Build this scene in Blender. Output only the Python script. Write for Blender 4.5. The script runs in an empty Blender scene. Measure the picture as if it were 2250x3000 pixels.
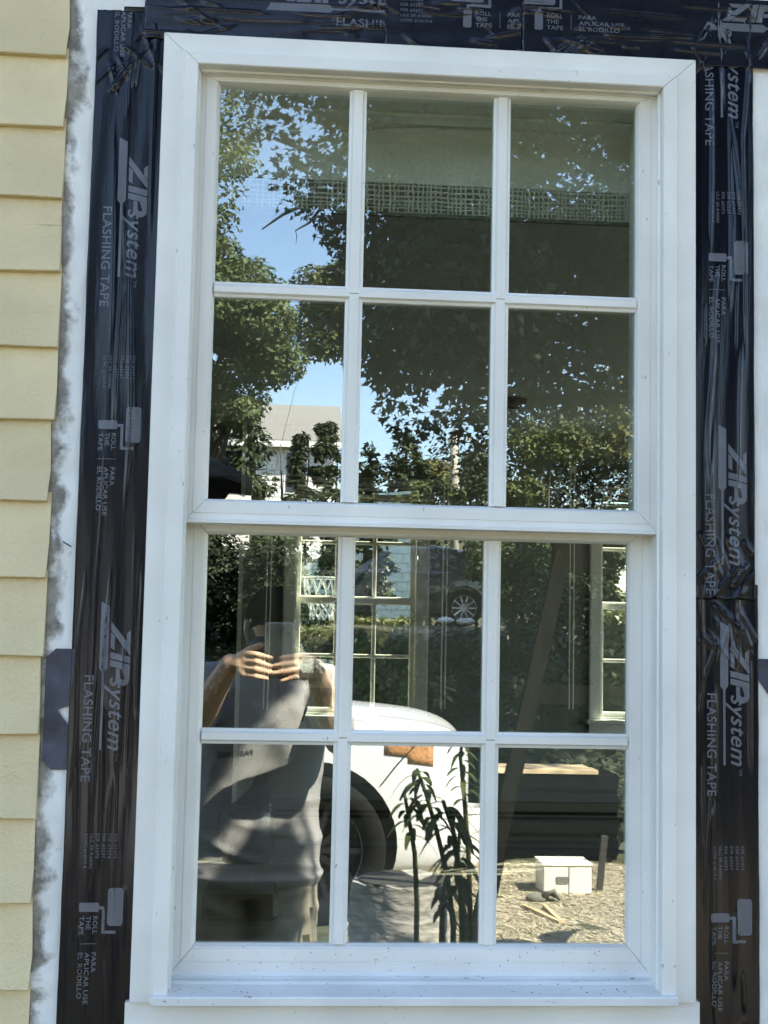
import bpy, bmesh, math, random
import numpy as np
from mathutils import Vector, Matrix

SC = bpy.context.scene
COL = SC.collection
rng = np.random.default_rng(11)
random.seed(11)
PI = math.pi

# ------------------------------------------------------------------ camera
FPX = 3875.0
CAM = np.array([.1907, -1.8062, 1.55])

def _rot(rx, ry, rz):
    cz, sz = math.cos(ry), math.sin(ry); cx, sx = math.cos(rx), math.sin(rx); cr, sr = math.cos(rz), math.sin(rz)
    return np.array([[cz, -sz, 0], [sz, cz, 0], [0, 0, 1]]) @ np.array([[1, 0, 0], [0, cx, -sx], [0, sx, cx]]) @ np.array([[cr, 0, sr], [0, 1, 0], [-sr, 0, cr]])
RR = _rot(.0877, -.0727, -.0205)
cam_data = bpy.data.cameras.new('camera')
cam = bpy.data.objects.new('camera', cam_data); COL.objects.link(cam)
m = Matrix.Identity(4)
for i in range(3):
    m[i][0] = RR[i, 0]; m[i][1] = RR[i, 2]; m[i][2] = -RR[i, 1]; m[i][3] = CAM[i]
cam.matrix_world = m
cam_data.sensor_fit = 'VERTICAL'; cam_data.sensor_height = 36; cam_data.lens = 36 * FPX / 3000
cam_data.clip_start = .02; cam_data.clip_end = 600
SC.camera = cam

# ------------------------------------------------------------------ light
SUN = Vector((.53, .39, .75)).normalized()
w = bpy.data.worlds.new('World'); SC.world = w; w.use_nodes = True
nt = w.node_tree; nt.nodes.clear()
sky = nt.nodes.new('ShaderNodeTexSky'); sky.sky_type = 'NISHITA'; sky.sun_disc = False
sky.sun_elevation = math.asin(SUN.z); sky.sun_rotation = math.atan2(SUN.x, SUN.y)
sky.air_density = 1.0; sky.dust_density = 0.6; sky.ozone_density = 3.5
bg = nt.nodes.new('ShaderNodeBackground'); bg.inputs[1].default_value = .105
wo = nt.nodes.new('ShaderNodeOutputWorld')
nt.links.new(sky.outputs[0], bg.inputs[0]); nt.links.new(bg.outputs[0], wo.inputs[0])
sd = bpy.data.lights.new('sun', 'SUN'); sd.energy = 5.0; sd.angle = math.radians(.5); sd.color = (1, .94, .84)
so = bpy.data.objects.new('sun', sd); COL.objects.link(so)
so.rotation_euler = SUN.to_track_quat('Z', 'Y').to_euler(); so.location = (6, 5, 12)
SC.view_settings.view_transform = 'Standard'; SC.view_settings.look = 'None'
SC.view_settings.gamma = 1; SC.view_settings.use_curve_mapping = False
SC.view_settings.exposure = 2.65
SC.view_settings.use_white_balance = True; SC.view_settings.white_balance_temperature = 7350; SC.view_settings.white_balance_tint = 12
SC.cycles.max_bounces = 10; SC.cycles.diffuse_bounces = 4; SC.cycles.glossy_bounces = 4
SC.cycles.transparent_max_bounces = 32; SC.cycles.transmission_bounces = 6
SC.cycles.use_denoising = True
SC.cycles.caustics_reflective = False; SC.cycles.caustics_refractive = False
SC.cycles.sample_clamp_indirect = 6

YG = .05                       # the plane the glass mirrors in

def ray(px, py):
    r = RR @ np.array([(px - 1125) / FPX, 1, (1500 - py) / FPX]); return r / r[1]

def P(px, py, y):
    return CAM + (y - CAM[1]) * ray(px, py)

def V(px, py, d):
    """place of a thing that the glass reflects; px,py in units of the 1659 px wide view, d metres of light path in depth"""
    p = CAM + d * ray(px * 1.35624, py * 1.35624)
    return np.array([p[0], 2 * YG - p[1], p[2]])

# ------------------------------------------------------------------ materials
def new_mat(name):
    mt = bpy.data.materials.new(name); mt.use_nodes = True
    return mt, mt.node_tree, mt.node_tree.nodes['Principled BSDF']

def mat(name, col, rough=.6, var=.0, scale=8., bump=.0, bscale=40., metal=0., spec=.5, stretch=(1, 1, 1), coat=0., var_col=None, detail=4., bstretch=None):
    """principled with noise driven colour variation and bump"""
    mt, t, b = new_mat(name)
    b.inputs['Base Color'].default_value = (*col, 1); b.inputs['Roughness'].default_value = rough
    b.inputs['Metallic'].default_value = metal; b.inputs['Specular IOR Level'].default_value = spec
    b.inputs['Coat Weight'].default_value = coat
    tc = t.nodes.new('ShaderNodeTexCoord')
    if var or var_col:
        mp = t.nodes.new('ShaderNodeMapping'); mp.inputs['Scale'].default_value = stretch
        n = t.nodes.new('ShaderNodeTexNoise'); n.inputs['Scale'].default_value = scale; n.inputs['Detail'].default_value = detail
        cr = t.nodes.new('ShaderNodeValToRGB')
        c2 = var_col or tuple(max(0, c * (1 - var)) for c in col)
        c1 = col if var_col else tuple(min(1, c * (1 + var * .6)) for c in col)
        cr.color_ramp.elements[0].position = .35; cr.color_ramp.elements[0].color = (*c2, 1)
        cr.color_ramp.elements[1].position = .65; cr.color_ramp.elements[1].color = (*c1, 1)
        t.links.new(tc.outputs['Object'], mp.inputs[0]); t.links.new(mp.outputs[0], n.inputs['Vector'])
        t.links.new(n.outputs['Fac'], cr.inputs[0]); t.links.new(cr.outputs[0], b.inputs['Base Color'])
    if bump:
        mp2 = t.nodes.new('ShaderNodeMapping'); mp2.inputs['Scale'].default_value = bstretch or stretch
        n2 = t.nodes.new('ShaderNodeTexNoise'); n2.inputs['Scale'].default_value = bscale; n2.inputs['Detail'].default_value = 5
        bp = t.nodes.new('ShaderNodeBump'); bp.inputs['Strength'].default_value = bump; bp.inputs['Distance'].default_value = .01
        t.links.new(tc.outputs['Object'], mp2.inputs[0]); t.links.new(mp2.outputs[0], n2.inputs['Vector'])
        t.links.new(n2.outputs['Fac'], bp.inputs['Height']); t.links.new(bp.outputs[0], b.inputs['Normal'])
    return mt

def glass_mat(name, r, tint):
    mt, t, b = new_mat(name); t.nodes.remove(b)
    tr = t.nodes.new('ShaderNodeBsdfTransparent'); tr.inputs[0].default_value = (*tint, 1)
    gl = t.nodes.new('ShaderNodeBsdfGlossy'); gl.inputs['Roughness'].default_value = 0.0; gl.inputs[0].default_value = (.94, .98, 1, 1)
    mx = t.nodes.new('ShaderNodeMixShader'); mx.inputs[0].default_value = r
    t.links.new(tr.outputs[0], mx.inputs[1]); t.links.new(gl.outputs[0], mx.inputs[2])
    t.links.new(mx.outputs[0], t.nodes['Material Output'].inputs[0])
    return mt

def leaf_mat(name, c1, c2, rough=.55, trans=.25, scale=1.3):
    mt, t, b = new_mat(name)
    tc = t.nodes.new('ShaderNodeTexCoord')
    n = t.nodes.new('ShaderNodeTexNoise'); n.inputs['Scale'].default_value = scale; n.inputs['Detail'].default_value = 6
    cr = t.nodes.new('ShaderNodeValToRGB')
    cr.color_ramp.elements[0].position = .36; cr.color_ramp.elements[0].color = (*c1, 1)
    cr.color_ramp.elements[1].position = .64; cr.color_ramp.elements[1].color = (*c2, 1)
    t.links.new(tc.outputs['Object'], n.inputs['Vector']); t.links.new(n.outputs['Fac'], cr.inputs[0])
    t.links.new(cr.outputs[0], b.inputs['Base Color']); b.inputs['Roughness'].default_value = rough
    b.inputs['Specular IOR Level'].default_value = .25
    td = t.nodes.new('ShaderNodeBsdfTranslucent'); t.links.new(cr.outputs[0], td.inputs[0])
    mx = t.nodes.new('ShaderNodeMixShader'); mx.inputs[0].default_value = trans
    t.links.new(b.outputs[0], mx.inputs[1]); t.links.new(td.outputs[0], mx.inputs[2])
    t.links.new(mx.outputs[0], t.nodes['Material Output'].inputs[0])
    return mt

def speck_mat(name, col, dirt, amount=.62, rough=.4, scale=160., streak=(1, 1, 1), soft=.04, var=.05, bump=.0):
    """paint or vinyl with small specks of dirt"""
    mt = mat(name, col, rough, var, 6., bump, 200.)
    t = mt.node_tree; b = t.nodes['Principled BSDF']
    src = b.inputs['Base Color'].links[0].from_socket
    tc = t.nodes.new('ShaderNodeTexCoord'); mp = t.nodes.new('ShaderNodeMapping'); mp.inputs['Scale'].default_value = streak
    n = t.nodes.new('ShaderNodeTexNoise'); n.inputs['Scale'].default_value = scale; n.inputs['Detail'].default_value = 2
    mr = t.nodes.new('ShaderNodeMapRange'); mr.inputs[1].default_value = amount; mr.inputs[2].default_value = amount + soft
    mx = t.nodes.new('ShaderNodeMix'); mx.data_type = 'RGBA'; mx.inputs[7].default_value = (*dirt, 1)
    t.links.new(tc.outputs['Object'], mp.inputs[0]); t.links.new(mp.outputs[0], n.inputs['Vector'])
    t.links.new(n.outputs['Fac'], mr.inputs[0]); t.links.new(mr.outputs[0], mx.inputs[0])
    t.links.new(src, mx.inputs[6]); t.links.new(mx.outputs[2], b.inputs['Base Color'])
    return mt

M = {}
M['vinyl'] = speck_mat('white_vinyl', (.80, .79, .745), (.40, .41, .37), .725, .36, 150., (1, 1, .5), soft=.06, var=.075, bump=.05)
M['vinyl_sill'] = speck_mat('dirty_white_vinyl', (.76, .77, .75), (.22, .22, .21), .68, .4, 150., (.5, 1, 1), .06, .12)
M['glass'] = glass_mat('window_glass', .20, (.93, .97, .93))
M['siding'] = speck_mat('cream_paint', (.74, .605, .36), (.36, .31, .20), .735, .55, 45., (.10, 1, 2.6), .05, .12, .3)
def vary_per_object(mt):
    """shifts the noise of each object that shares the material, so that no two boards are alike"""
    t = mt.node_tree; oi = t.nodes.new('ShaderNodeObjectInfo'); mu = t.nodes.new('ShaderNodeVectorMath'); mu.operation = 'SCALE'; mu.inputs[3].default_value = 37.0
    cb = t.nodes.new('ShaderNodeCombineXYZ')
    for k in range(3): t.links.new(oi.outputs['Random'], cb.inputs[k])
    t.links.new(cb.outputs[0], mu.inputs[0])
    for n in [n for n in t.nodes if n.type == 'MAPPING']:
        ad = t.nodes.new('ShaderNodeVectorMath'); ad.operation = 'ADD'; src = n.outputs[0]
        tos = [l.to_socket for l in src.links]
        t.links.new(src, ad.inputs[0]); t.links.new(mu.outputs[0], ad.inputs[1])
        for q in tos: t.links.new(ad.outputs[0], q)
vary_per_object(M['siding'])
M['wrap'] = None
M['print'] = mat('grey_ink', (.11, .12, .145), .35, .12, 40., spec=.5)
M['tape'] = mat('black_film', (.0045, .006, .011), .17, .25, 30., .06, 50., spec=.32, bstretch=(2.5, 2.5, .25))
M['tape_flat'] = mat('black_film_horizontal', (.010, .012, .019), .20, .25, 30., .06, 50., spec=.4, bstretch=(.25, 2.5, 2.5))
M['wrap_print'] = mat('wrap_grey_ink', (.045, .048, .07), .55, .5, 25., .2, 60.)
M['wrap_text'] = mat('wrap_dark_ink', (.08, .08, .09), .6)
M['plaster'] = mat('grey_wall_paint', (.24, .26, .235), .8, .05, 2., .03, 120.)
M['dark_plaster'] = mat('dim_green_wall', (.035, .045, .04), .8, .1, 2.)  # near-black walls make the deeper room look unlit
M['ceiling'] = mat('ceiling_paint', (.44, .50, .51), .85, .04, 3.)
M['floor'] = mat('oak_floor', (.19, .18, .165), .35, .35, 5., .05, 60., stretch=(.25, 3, 1))
M['white_paint'] = mat('white_trim_paint', (.83, .84, .80), .4, .04, 5.)
M['fabric'] = mat('grey_green_shade_cloth', (.79, .80, .77), .9, .1, 5., .25, 260., stretch=(1, 1, 3))
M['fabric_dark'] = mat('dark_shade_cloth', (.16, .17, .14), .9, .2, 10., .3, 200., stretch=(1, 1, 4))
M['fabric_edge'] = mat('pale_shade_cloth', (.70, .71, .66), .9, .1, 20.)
M['heater'] = mat('beige_heater_paint', (.13, .125, .085), .5, .1, 3.)
M['black'] = mat('black_plastic', (.012, .013, .016), .4, .3, 20.)
M['black_gloss'] = mat('gloss_black_plastic', (.015, .015, .02), .12, .2, 20.)
M['steel'] = mat('brushed_steel', (.5, .5, .5), .3, .1, 30., metal=1.)
M['oak'] = mat('pale_wood', (.62, .48, .29), .5, .25, 6., .1, 60., stretch=(.3, 4, 4))
M['old_wood'] = mat('grey_old_wood', (.034, .033, .031), .75, .35, 9., .35, 40., stretch=(4, 4, .4))
M['matte_black'] = mat('matte_black', (.006, .006, .007), 1.0, .3, 20., spec=.0)
M['ladder'] = mat('shade_dark_wood', (.011, .011, .010), 1.0, .3, 9., .35, 40., spec=.0, stretch=(4, 4, .4))  # near-black wood colour stands in for shade on the brace
M['bark_dark'] = mat('dark_bark', (.03, .024, .02), .9, .4, 12., .6, 25.)
M['bark'] = mat('bark', (.10, .075, .055), .9, .5, 12., .8, 25., stretch=(3, 3, .7))
M['log'] = mat('cracked_log_bark', (.30, .29, .27), .9, .5, 12., .9, 18., stretch=(1, 1, 3))
M['ground'] = mat('soil_and_moss', (.075, .07, .04), .95, .5, 6., .8, 30., var_col=(.03, .038, .016))
M['straw'] = mat('straw', (.50, .45, .33), .8, .55, 60.)
M['asphalt'] = mat('asphalt', (.06, .06, .062), .9, .2, 30., .3, 200.)
M['car_white'] = mat('white_car_paint', (.62, .64, .66), .25, .01, 2., coat=.6)
M['car_dark'] = mat('dark_blue_car_paint', (.02, .024, .035), .2, .05, 2., coat=.8)
M['car_glass'] = mat('car_glass', (.015, .018, .02), .05, spec=.8)
M['amber'] = mat('amber_lens', (.40, .20, .085), .2, .35, 60., .5, 80., coat=.6)
M['lens_red'] = mat('red_lens', (.4, .02, .02), .2, coat=.5)
M['rubber'] = mat('tyre_rubber', (.007, .007, .0075), .9, .2, 40., .4, 90., spec=.15)
M['alloy'] = mat('wheel_alloy', (.35, .36, .38), .35, .05, 10., metal=.8)
M['skin'] = mat('skin', (.60, .40, .28), .55, .14, 40., .2, 220.)
M['hair'] = mat('dark_hair', (.05, .035, .025), .7, .3, 60.)
M['arm_hair'] = mat('fair_arm_hair', (.50, .36, .18), .6, .2, 60.)
M['shirt'] = mat('grey_shirt_cloth', (.25, .255, .26), .9, .08, 8., .3, 260.)
M['trousers'] = mat('tan_work_trouser_cloth', (.25, .23, .18), .9, .15, 12., .4, 260.)
M['ink'] = mat('black_shirt_ink', (.03, .03, .035), .8)
M['phone'] = mat('phone_back', (.25, .26, .24), .25, .03, 5.)
M['stucco'] = mat('white_house_paint', (.80, .80, .78), .7, .04, 4.)
M['roofing'] = mat('grey_shingle_roof', (.20, .20, .195), .9, .2, 20., .3, 60.)
M['pole'] = mat('grey_weathered_pole', (.36, .33, .28), .9, .25, 10., .3, 60., stretch=(4, 4, .3))
M['umbrella'] = mat('black_umbrella_cloth', (.012, .013, .02), .8, .2, 10.)
M['fence'] = mat('grey_weathered_picket', (.30, .30, .29), .9, .2, 10.)
M['net'] = mat('white_net_cord', (.85, .85, .83), .8)
M['rim'] = mat('hoop_metal', (.70, .70, .68), .5)
M['ceramic'] = mat('white_plastic_box', (.74, .72, .64), .5, .06, 10.)
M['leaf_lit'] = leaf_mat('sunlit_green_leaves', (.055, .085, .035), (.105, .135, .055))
M['leaf_shaded'] = leaf_mat('shaded_leaves', (.014, .020, .010), (.024, .034, .014), trans=.04)  # near-black leaf colour carries the shade of canopy and shrubs
M['leaf_mid'] = leaf_mat('mid_green_leaves', (.05, .065, .02), (.09, .11, .035), trans=.2)
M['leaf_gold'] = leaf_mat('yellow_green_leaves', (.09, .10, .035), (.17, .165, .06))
M['needle'] = leaf_mat('dark_conifer_needles', (.02, .032, .016), (.045, .065, .025), trans=.1)
M['arbor'] = leaf_mat('cedar_foliage', (.03, .045, .018), (.07, .09, .03), trans=.12, scale=3)
M['plant'] = leaf_mat('dark_plant_leaves', (.03, .045, .016), (.06, .085, .03), trans=.2, scale=20)

def wrap_mat():
    """white house wrap, weathered, mildew along its free edge"""
    mt = mat('weathered_white_wrap', (.78, .78, .75), .5, .1, 14., .5, 30., bstretch=(1, 1, .5))
    t = mt.node_tree; b = t.nodes['Principled BSDF']; src = b.inputs['Base Color'].links[0].from_socket
    tc = t.nodes.new('ShaderNodeTexCoord'); sx = t.nodes.new('ShaderNodeSeparateXYZ')
    n = t.nodes.new('ShaderNodeTexNoise'); n.inputs['Scale'].default_value = 26; n.inputs['Detail'].default_value = 9; n.inputs['Roughness'].default_value = .72
    n.inputs['Scale'].default_value = 46
    n2 = t.nodes.new('ShaderNodeTexNoise'); n2.inputs['Scale'].default_value = 13; n2.inputs['Detail'].default_value = 3; n2.inputs['Distortion'].default_value = 1.2
    t.links.new(tc.outputs['Object'], n2.inputs['Vector'])
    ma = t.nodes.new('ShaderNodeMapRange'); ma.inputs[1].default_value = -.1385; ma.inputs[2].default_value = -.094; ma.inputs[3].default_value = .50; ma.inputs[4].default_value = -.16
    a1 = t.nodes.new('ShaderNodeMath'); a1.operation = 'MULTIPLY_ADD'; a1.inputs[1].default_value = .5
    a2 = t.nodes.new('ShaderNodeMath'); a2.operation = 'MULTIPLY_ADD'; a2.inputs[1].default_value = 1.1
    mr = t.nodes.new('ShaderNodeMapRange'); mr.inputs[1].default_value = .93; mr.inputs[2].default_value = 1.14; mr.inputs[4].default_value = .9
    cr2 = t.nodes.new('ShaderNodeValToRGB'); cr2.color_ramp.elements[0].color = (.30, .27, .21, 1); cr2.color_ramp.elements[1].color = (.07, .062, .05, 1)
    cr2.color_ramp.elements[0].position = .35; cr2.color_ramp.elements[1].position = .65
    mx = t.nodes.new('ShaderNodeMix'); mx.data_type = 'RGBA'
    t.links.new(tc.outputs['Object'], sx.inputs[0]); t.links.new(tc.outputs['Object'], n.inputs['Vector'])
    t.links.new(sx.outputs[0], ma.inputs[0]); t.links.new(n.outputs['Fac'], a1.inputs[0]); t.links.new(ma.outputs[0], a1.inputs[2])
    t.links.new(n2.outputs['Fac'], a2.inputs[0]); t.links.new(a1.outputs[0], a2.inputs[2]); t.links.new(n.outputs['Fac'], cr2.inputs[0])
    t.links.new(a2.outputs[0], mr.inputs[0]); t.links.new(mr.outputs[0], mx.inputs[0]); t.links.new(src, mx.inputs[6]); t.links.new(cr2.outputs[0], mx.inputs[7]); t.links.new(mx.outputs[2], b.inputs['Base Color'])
    return mt
M['wrap'] = wrap_mat()

# ------------------------------------------------------------------ object helpers
ORG = {}                                    # world origin of each parent

def tag(o, label=None, cat=None, group=None, kind=None):
    if label: o['label'] = label
    if cat: o['category'] = cat
    if group: o['group'] = group
    if kind: o['kind'] = kind
    return o

def thing(name, label, cat, loc=(0, 0, 0), group=None):
    o = bpy.data.objects.new(name, None); COL.objects.link(o)
    o.location = loc; o.empty_display_size = .1
    ORG[o.name] = np.array(loc, float)
    return tag(o, label, cat, group)

def group_part(name, parent):
    o = bpy.data.objects.new(name, None); COL.objects.link(o); o.parent = parent
    o.empty_display_size = .05
    ORG[o.name] = ORG[parent.name]
    return o

class MB:
    """collects geometry in world coordinates"""
    def __init__(s): s.v = []; s.f = []
    def add(s, vs, fs):
        n = len(s.v); s.v += [tuple(map(float, p)) for p in vs]; s.f += [tuple(i + n for i in f) for f in fs]
        return s
    def box(s, x0, x1, y0, y1, z0, z1, ch=0.0):
        if ch:
            bm = bmesh.new(); bmesh.ops.create_cube(bm, size=1)
            for q in bm.verts: q.co = ((x0 + x1) / 2 + q.co.x * (x1 - x0), (y0 + y1) / 2 + q.co.y * (y1 - y0), (z0 + z1) / 2 + q.co.z * (z1 - z0))
            bmesh.ops.bevel(bm, geom=bm.edges[:], offset=ch, segments=1, affect='EDGES')
            return s.bm(bm)
        vs = [(x, y, z) for x in (x0, x1) for y in (y0, y1) for z in (z0, z1)]
        return s.add(vs, [(0, 1, 3, 2), (4, 6, 7, 5), (0, 4, 5, 1), (2, 3, 7, 6), (0, 2, 6, 4), (1, 5, 7, 3)])
    def bm(s, bm, M4=None):
        bm.verts.index_update()
        s.add([(M4 @ q.co) if M4 else q.co for q in bm.verts], [[q.index for q in f.verts] for f in bm.faces]); bm.free(); return s
    def obox(s, a, b, wd, dp, up=(0, 0, 1)):
        """bar from a to b, wd across, dp in the third direction"""
        a = Vector(a); b = Vector(b); d = (b - a).normalized(); u = Vector(up)
        if abs(d.dot(u)) > .95: u = Vector((0, 1, 0))
        x = d.cross(u).normalized() * wd / 2; y = x.cross(d).normalized() * dp / 2
        vs = [p + sx * x + sy * y for p in (a, b) for sx, sy in ((-1, -1), (1, -1), (1, 1), (-1, 1))]
        return s.add(vs, [(0, 3, 2, 1), (4, 5, 6, 7), (0, 1, 5, 4), (1, 2, 6, 5), (2, 3, 7, 6), (3, 0, 4, 7)])
    def tube(s, pts, r, n=8, cap=True):
        pts = [Vector(p) for p in pts]; rs = r if hasattr(r, '__len__') else [r] * len(pts)
        base = len(s.v); up = Vector((0, 0, 1)); px = None
        for i, p in enumerate(pts):
            d = (pts[min(i + 1, len(pts) - 1)] - pts[max(i - 1, 0)]).normalized()
            if px is None:
                px = d.cross(up if abs(d.z) < .9 else Vector((1, 0, 0))).normalized()
            x = (px - d * px.dot(d)).normalized(); y = d.cross(x); px = x
            for k in range(n):
                a = 2 * PI * k / n; s.v.append(tuple(p + (x * math.cos(a) + y * math.sin(a)) * rs[i]))
        for i in range(len(pts) - 1):
            for k in range(n):
                a = base + i * n + k; b = base + i * n + (k + 1) % n
                s.f.append((a, b, b + n, a + n))
        if cap:
            s.f.append(tuple(base + k for k in range(n))[::-1]); s.f.append(tuple(base + (len(pts) - 1) * n + k for k in range(n)))
        return s
    def loft(s, rings, cap=True):
        n = len(rings[0]); base = len(s.v)
        for r in rings: s.v += [tuple(map(float, p)) for p in r]
        for i in range(len(rings) - 1):
            for k in range(n):
                a = base + i * n + k; b = base + i * n + (k + 1) % n
                s.f.append((a, b, b + n, a + n))
        if cap:
            s.f.append(tuple(base + k for k in range(n))[::-1]); s.f.append(tuple(base + (len(rings) - 1) * n + k for k in range(n)))
        return s
    def ball(s, c, r, seg=12, sc=(1, 1, 1)):
        bm = bmesh.new(); bmesh.ops.create_uvsphere(bm, u_segments=seg, v_segments=max(6, seg // 2 + 2), radius=1)
        for q in bm.verts: q.co = Vector((c[0] + q.co.x * r * sc[0], c[1] + q.co.y * r * sc[1], c[2] + q.co.z * r * sc[2]))
        return s.bm(bm)
    def prism(s, poly, axis, a, b):
        """closed polygon extruded along an axis; poly gives the two other coordinates in order"""
        def pt(p, t):
            return {'x': (t, p[0], p[1]), 'y': (p[0], t, p[1]), 'z': (p[0], p[1], t)}[axis]
        n = len(poly); vs = [pt(p, a) for p in poly] + [pt(p, b) for p in poly]
        return s.add(vs, [tuple(range(n))[::-1], tuple(range(n, 2 * n))] + [(i, (i + 1) % n, n + (i + 1) % n, n + i) for i in range(n)])
    def mesh(s, name, origin=(0, 0, 0), smooth=False, fixn=True):
        me = bpy.data.meshes.new(name)
        o = np.array(origin, float)
        me.from_pydata([tuple(np.array(p) - o) for p in s.v], [], s.f)
        if fixn:
            bm = bmesh.new(); bm.from_mesh(me); bmesh.ops.recalc_face_normals(bm, faces=bm.faces); bm.to_mesh(me); bm.free()
        if smooth:
            me.polygons.foreach_set('use_smooth', [True] * len(me.polygons))
        me.update(); return me
    def build(s, name, mt, parent=None, smooth=False, fixn=True, auto=None):
        org = ORG[parent.name] if parent else (0, 0, 0)
        me = s.mesh(name, org, smooth or auto is not None, fixn)
        me.materials.append(mt)
        if auto is not None: me.set_sharp_from_angle(angle=math.radians(auto))
        o = bpy.data.objects.new(name, me); COL.objects.link(o)
        if parent: o.parent = parent; ORG[o.name] = np.array(org, float)
        else: ORG[o.name] = np.zeros(3)
        return o

def link_mesh(name, me, parent=None, loc=(0, 0, 0)):
    o = bpy.data.objects.new(name, me); COL.objects.link(o); o.location = loc
    if parent: o.parent = parent
    ORG[o.name] = ORG[parent.name] if parent else np.zeros(3)
    return o

def kids(o):
    return [c for c in bpy.data.objects if c.parent == o]

def copy_tree(root, loc=None, rotz=None):
    ch = {}
    for c in bpy.data.objects:
        if c.parent: ch.setdefault(c.parent.name, []).append(c)
    def rec(o, par):
        c = o.copy(); COL.objects.link(c)
        if par: c.parent = par
        for k in ch.get(o.name, []): rec(k, c)
        return c
    r = rec(root, None)
    if loc is not None: r.location = loc
    if rotz is not None: r.rotation_euler = (0, 0, rotz)
    return r

def apply_mods(o):
    dg = bpy.context.evaluated_depsgraph_get(); dg.update()
    me = bpy.data.meshes.new_from_object(o.evaluated_get(dg))
    old = o.data; o.modifiers.clear(); o.data = me
    if not me.materials: me.materials.append(old.materials[0])
    return o

def smooth01(t):
    t = np.clip(t, 0, 1); return t * t * (3 - 2 * t)

def vnoise(x, seed=0):
    """smooth 1D noise"""
    r = np.random.default_rng(seed); ph = r.uniform(0, 6.28, 5); x = np.asarray(x, float)
    return sum(np.sin(x * (1.7 ** k) * 1.3 + ph[k]) / (1.5 ** k) for k in range(5)) / 2.6

# ================================================================== LARGE STRUCTURE
W_, ZT = .76, 2.376            # window width over its casing, top of the casing
FLOOR, CEIL = .38, 2.66
YF = 5.44                      # inner face of the far wall

def gz(x, y):
    """height of the ground"""
    y = np.asarray(y, float)
    return smooth01((-y - 8) / 14) * 1.6 + smooth01((-y - 33) / 30) * 5.5 - smooth01((y - 8) / 14) * .35

def build_ground():
    ys = np.concatenate([-np.geomspace(220, 12, 40), np.linspace(-11.5, 0, 70), np.linspace(.5, 12, 24), np.geomspace(13, 220, 24)])
    xs = np.concatenate([-np.geomspace(220, 7, 20), np.linspace(-6, 6, 90), np.geomspace(7, 220, 20)])
    X, Y = np.meshgrid(xs, ys); Z = gz(X, Y)
    near = (np.abs(X) < 6.5) & (Y < -.5) & (Y > -11.7)
    Z = Z + near * (.018 * np.sin(X * 7.3 + Y * 3.1) * np.sin(Y * 6.1 - X) + rng.normal(0, .008, X.shape))
    mb = MB(); nx = len(xs)
    mb.v = [tuple(p) for p in np.stack([X.ravel(), Y.ravel(), Z.ravel()], 1)]
    mb.f = [(j * nx + i, j * nx + i + 1, (j + 1) * nx + i + 1, (j + 1) * nx + i) for j in range(len(ys) - 1) for i in range(nx - 1)]
    o = mb.build('ground', M['ground'], smooth=True, fixn=False); tag(o, kind='structure')
build_ground()
r_ = MB()
xs = np.linspace(-120, 120, 9)
r_.loft([[(x, -24.5, 1.615), (x, -31.5, 1.615), (x, -31.5, 1.5), (x, -24.5, 1.5)] for x in xs])
tag(r_.build('road', M['asphalt']), kind='structure')

# ---- the house being re-clad: a wall that carries clapboards and house wrap, a roof
house = thing('house_wall', 'cream clapboard house wall stripped to white house wrap around the new window', 'house wall', (0, .05, 0))
ORG[house.name] = np.array((0, .05, 0.))
XL, XR, ZE = -4.6, 5.2, 3.1
b = MB()                                     # sheathed wall with the window opening
HX0, HX1, HZ0, HZ1 = .028, W_ - .028, 1.045, ZT - .028
for x0, x1, z0, z1 in ((XL, HX0, -.1, ZE), (HX1, XR, -.1, ZE), (HX0, HX1, -.1, HZ0), (HX0, HX1, HZ1, ZE)):
    b.box(x0, x1, .024, .14, z0, z1)
b.build('sheathing', M['dark_plaster'], house)
EDGE = -.1335                                # free end of the left clapboards
edge_r = .92

def clapboard_mesh(L, jag):
    """a tapered board hung from its top, uneven cut end, butt thickness 11 mm"""
    n = 26; rings = []
    H = .118
    xs_ = -np.linspace(0, 1, n) ** 2 * L
    for i, x in enumerate(xs_):
        wob = .0009 * math.sin(x * 9 + jag) + .0006 * math.sin(x * 23 + 2 * jag)
        zb = wob
        e = (.0016 * math.sin(jag * 3), .0022 * math.sin(jag * 7 + 1), .0018 * math.sin(jag * 5 + 2)) if i == 0 else (0, 0, 0)
        rings.append([(x + e[0], -.0015, zb + .0006), (x + e[0] * .5, -.0028, zb + .0018), (x + e[1], .0040, zb + .045), (x + e[2], .0085, zb + H),
                      (x + e[2], .0125, zb + H), (x + e[0], .0125, zb + .0005), ])
    mb = MB().loft(rings)
    rj = random.Random(int(jag * 10))
    for k in range(int(L / .4)):
        x, zz = -.045 - k * .4 - rj.uniform(-.01, .01), .016 + rj.uniform(-.003, .003); yy = .0016 + (zz - .0016) / (.045 - .0016) * .0024 - .002
        mb.tube([(x, yy + .002, zz), (x, yy + .0003, zz), (x, yy, zz)], [.0034, .0034, .0024], 9)
    return mb
boards = [clapboard_mesh(XL * -1 + EDGE, j * 1.7 + .4).mesh('clapboard') for j in range(6)]
for me in boards: me.materials.append(M['siding'])
butts = [1.0666 - .1105 * k for k in range(9, 0, -1)] + [1.0666, 1.1761, 1.2869, 1.3979, 1.5019, 1.6079, 1.7132, 1.8227, 1.9241, 2.0302, 2.1339, 2.2357, 2.3394, 2.444, 2.548, 2.652, 2.756, 2.86, 2.964]
for i, z in enumerate(butts):
    o = link_mesh('clapboard', boards[i % 6], house)
    o.location = (EDGE + random.uniform(-.0025, .0015), -.05 + .0125, z)
boards_r = [clapboard_mesh(XR - edge_r - .02, j * 2.3).mesh('clapboard') for j in range(3)]
for me in boards_r: me.materials.append(M['siding'])
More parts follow.
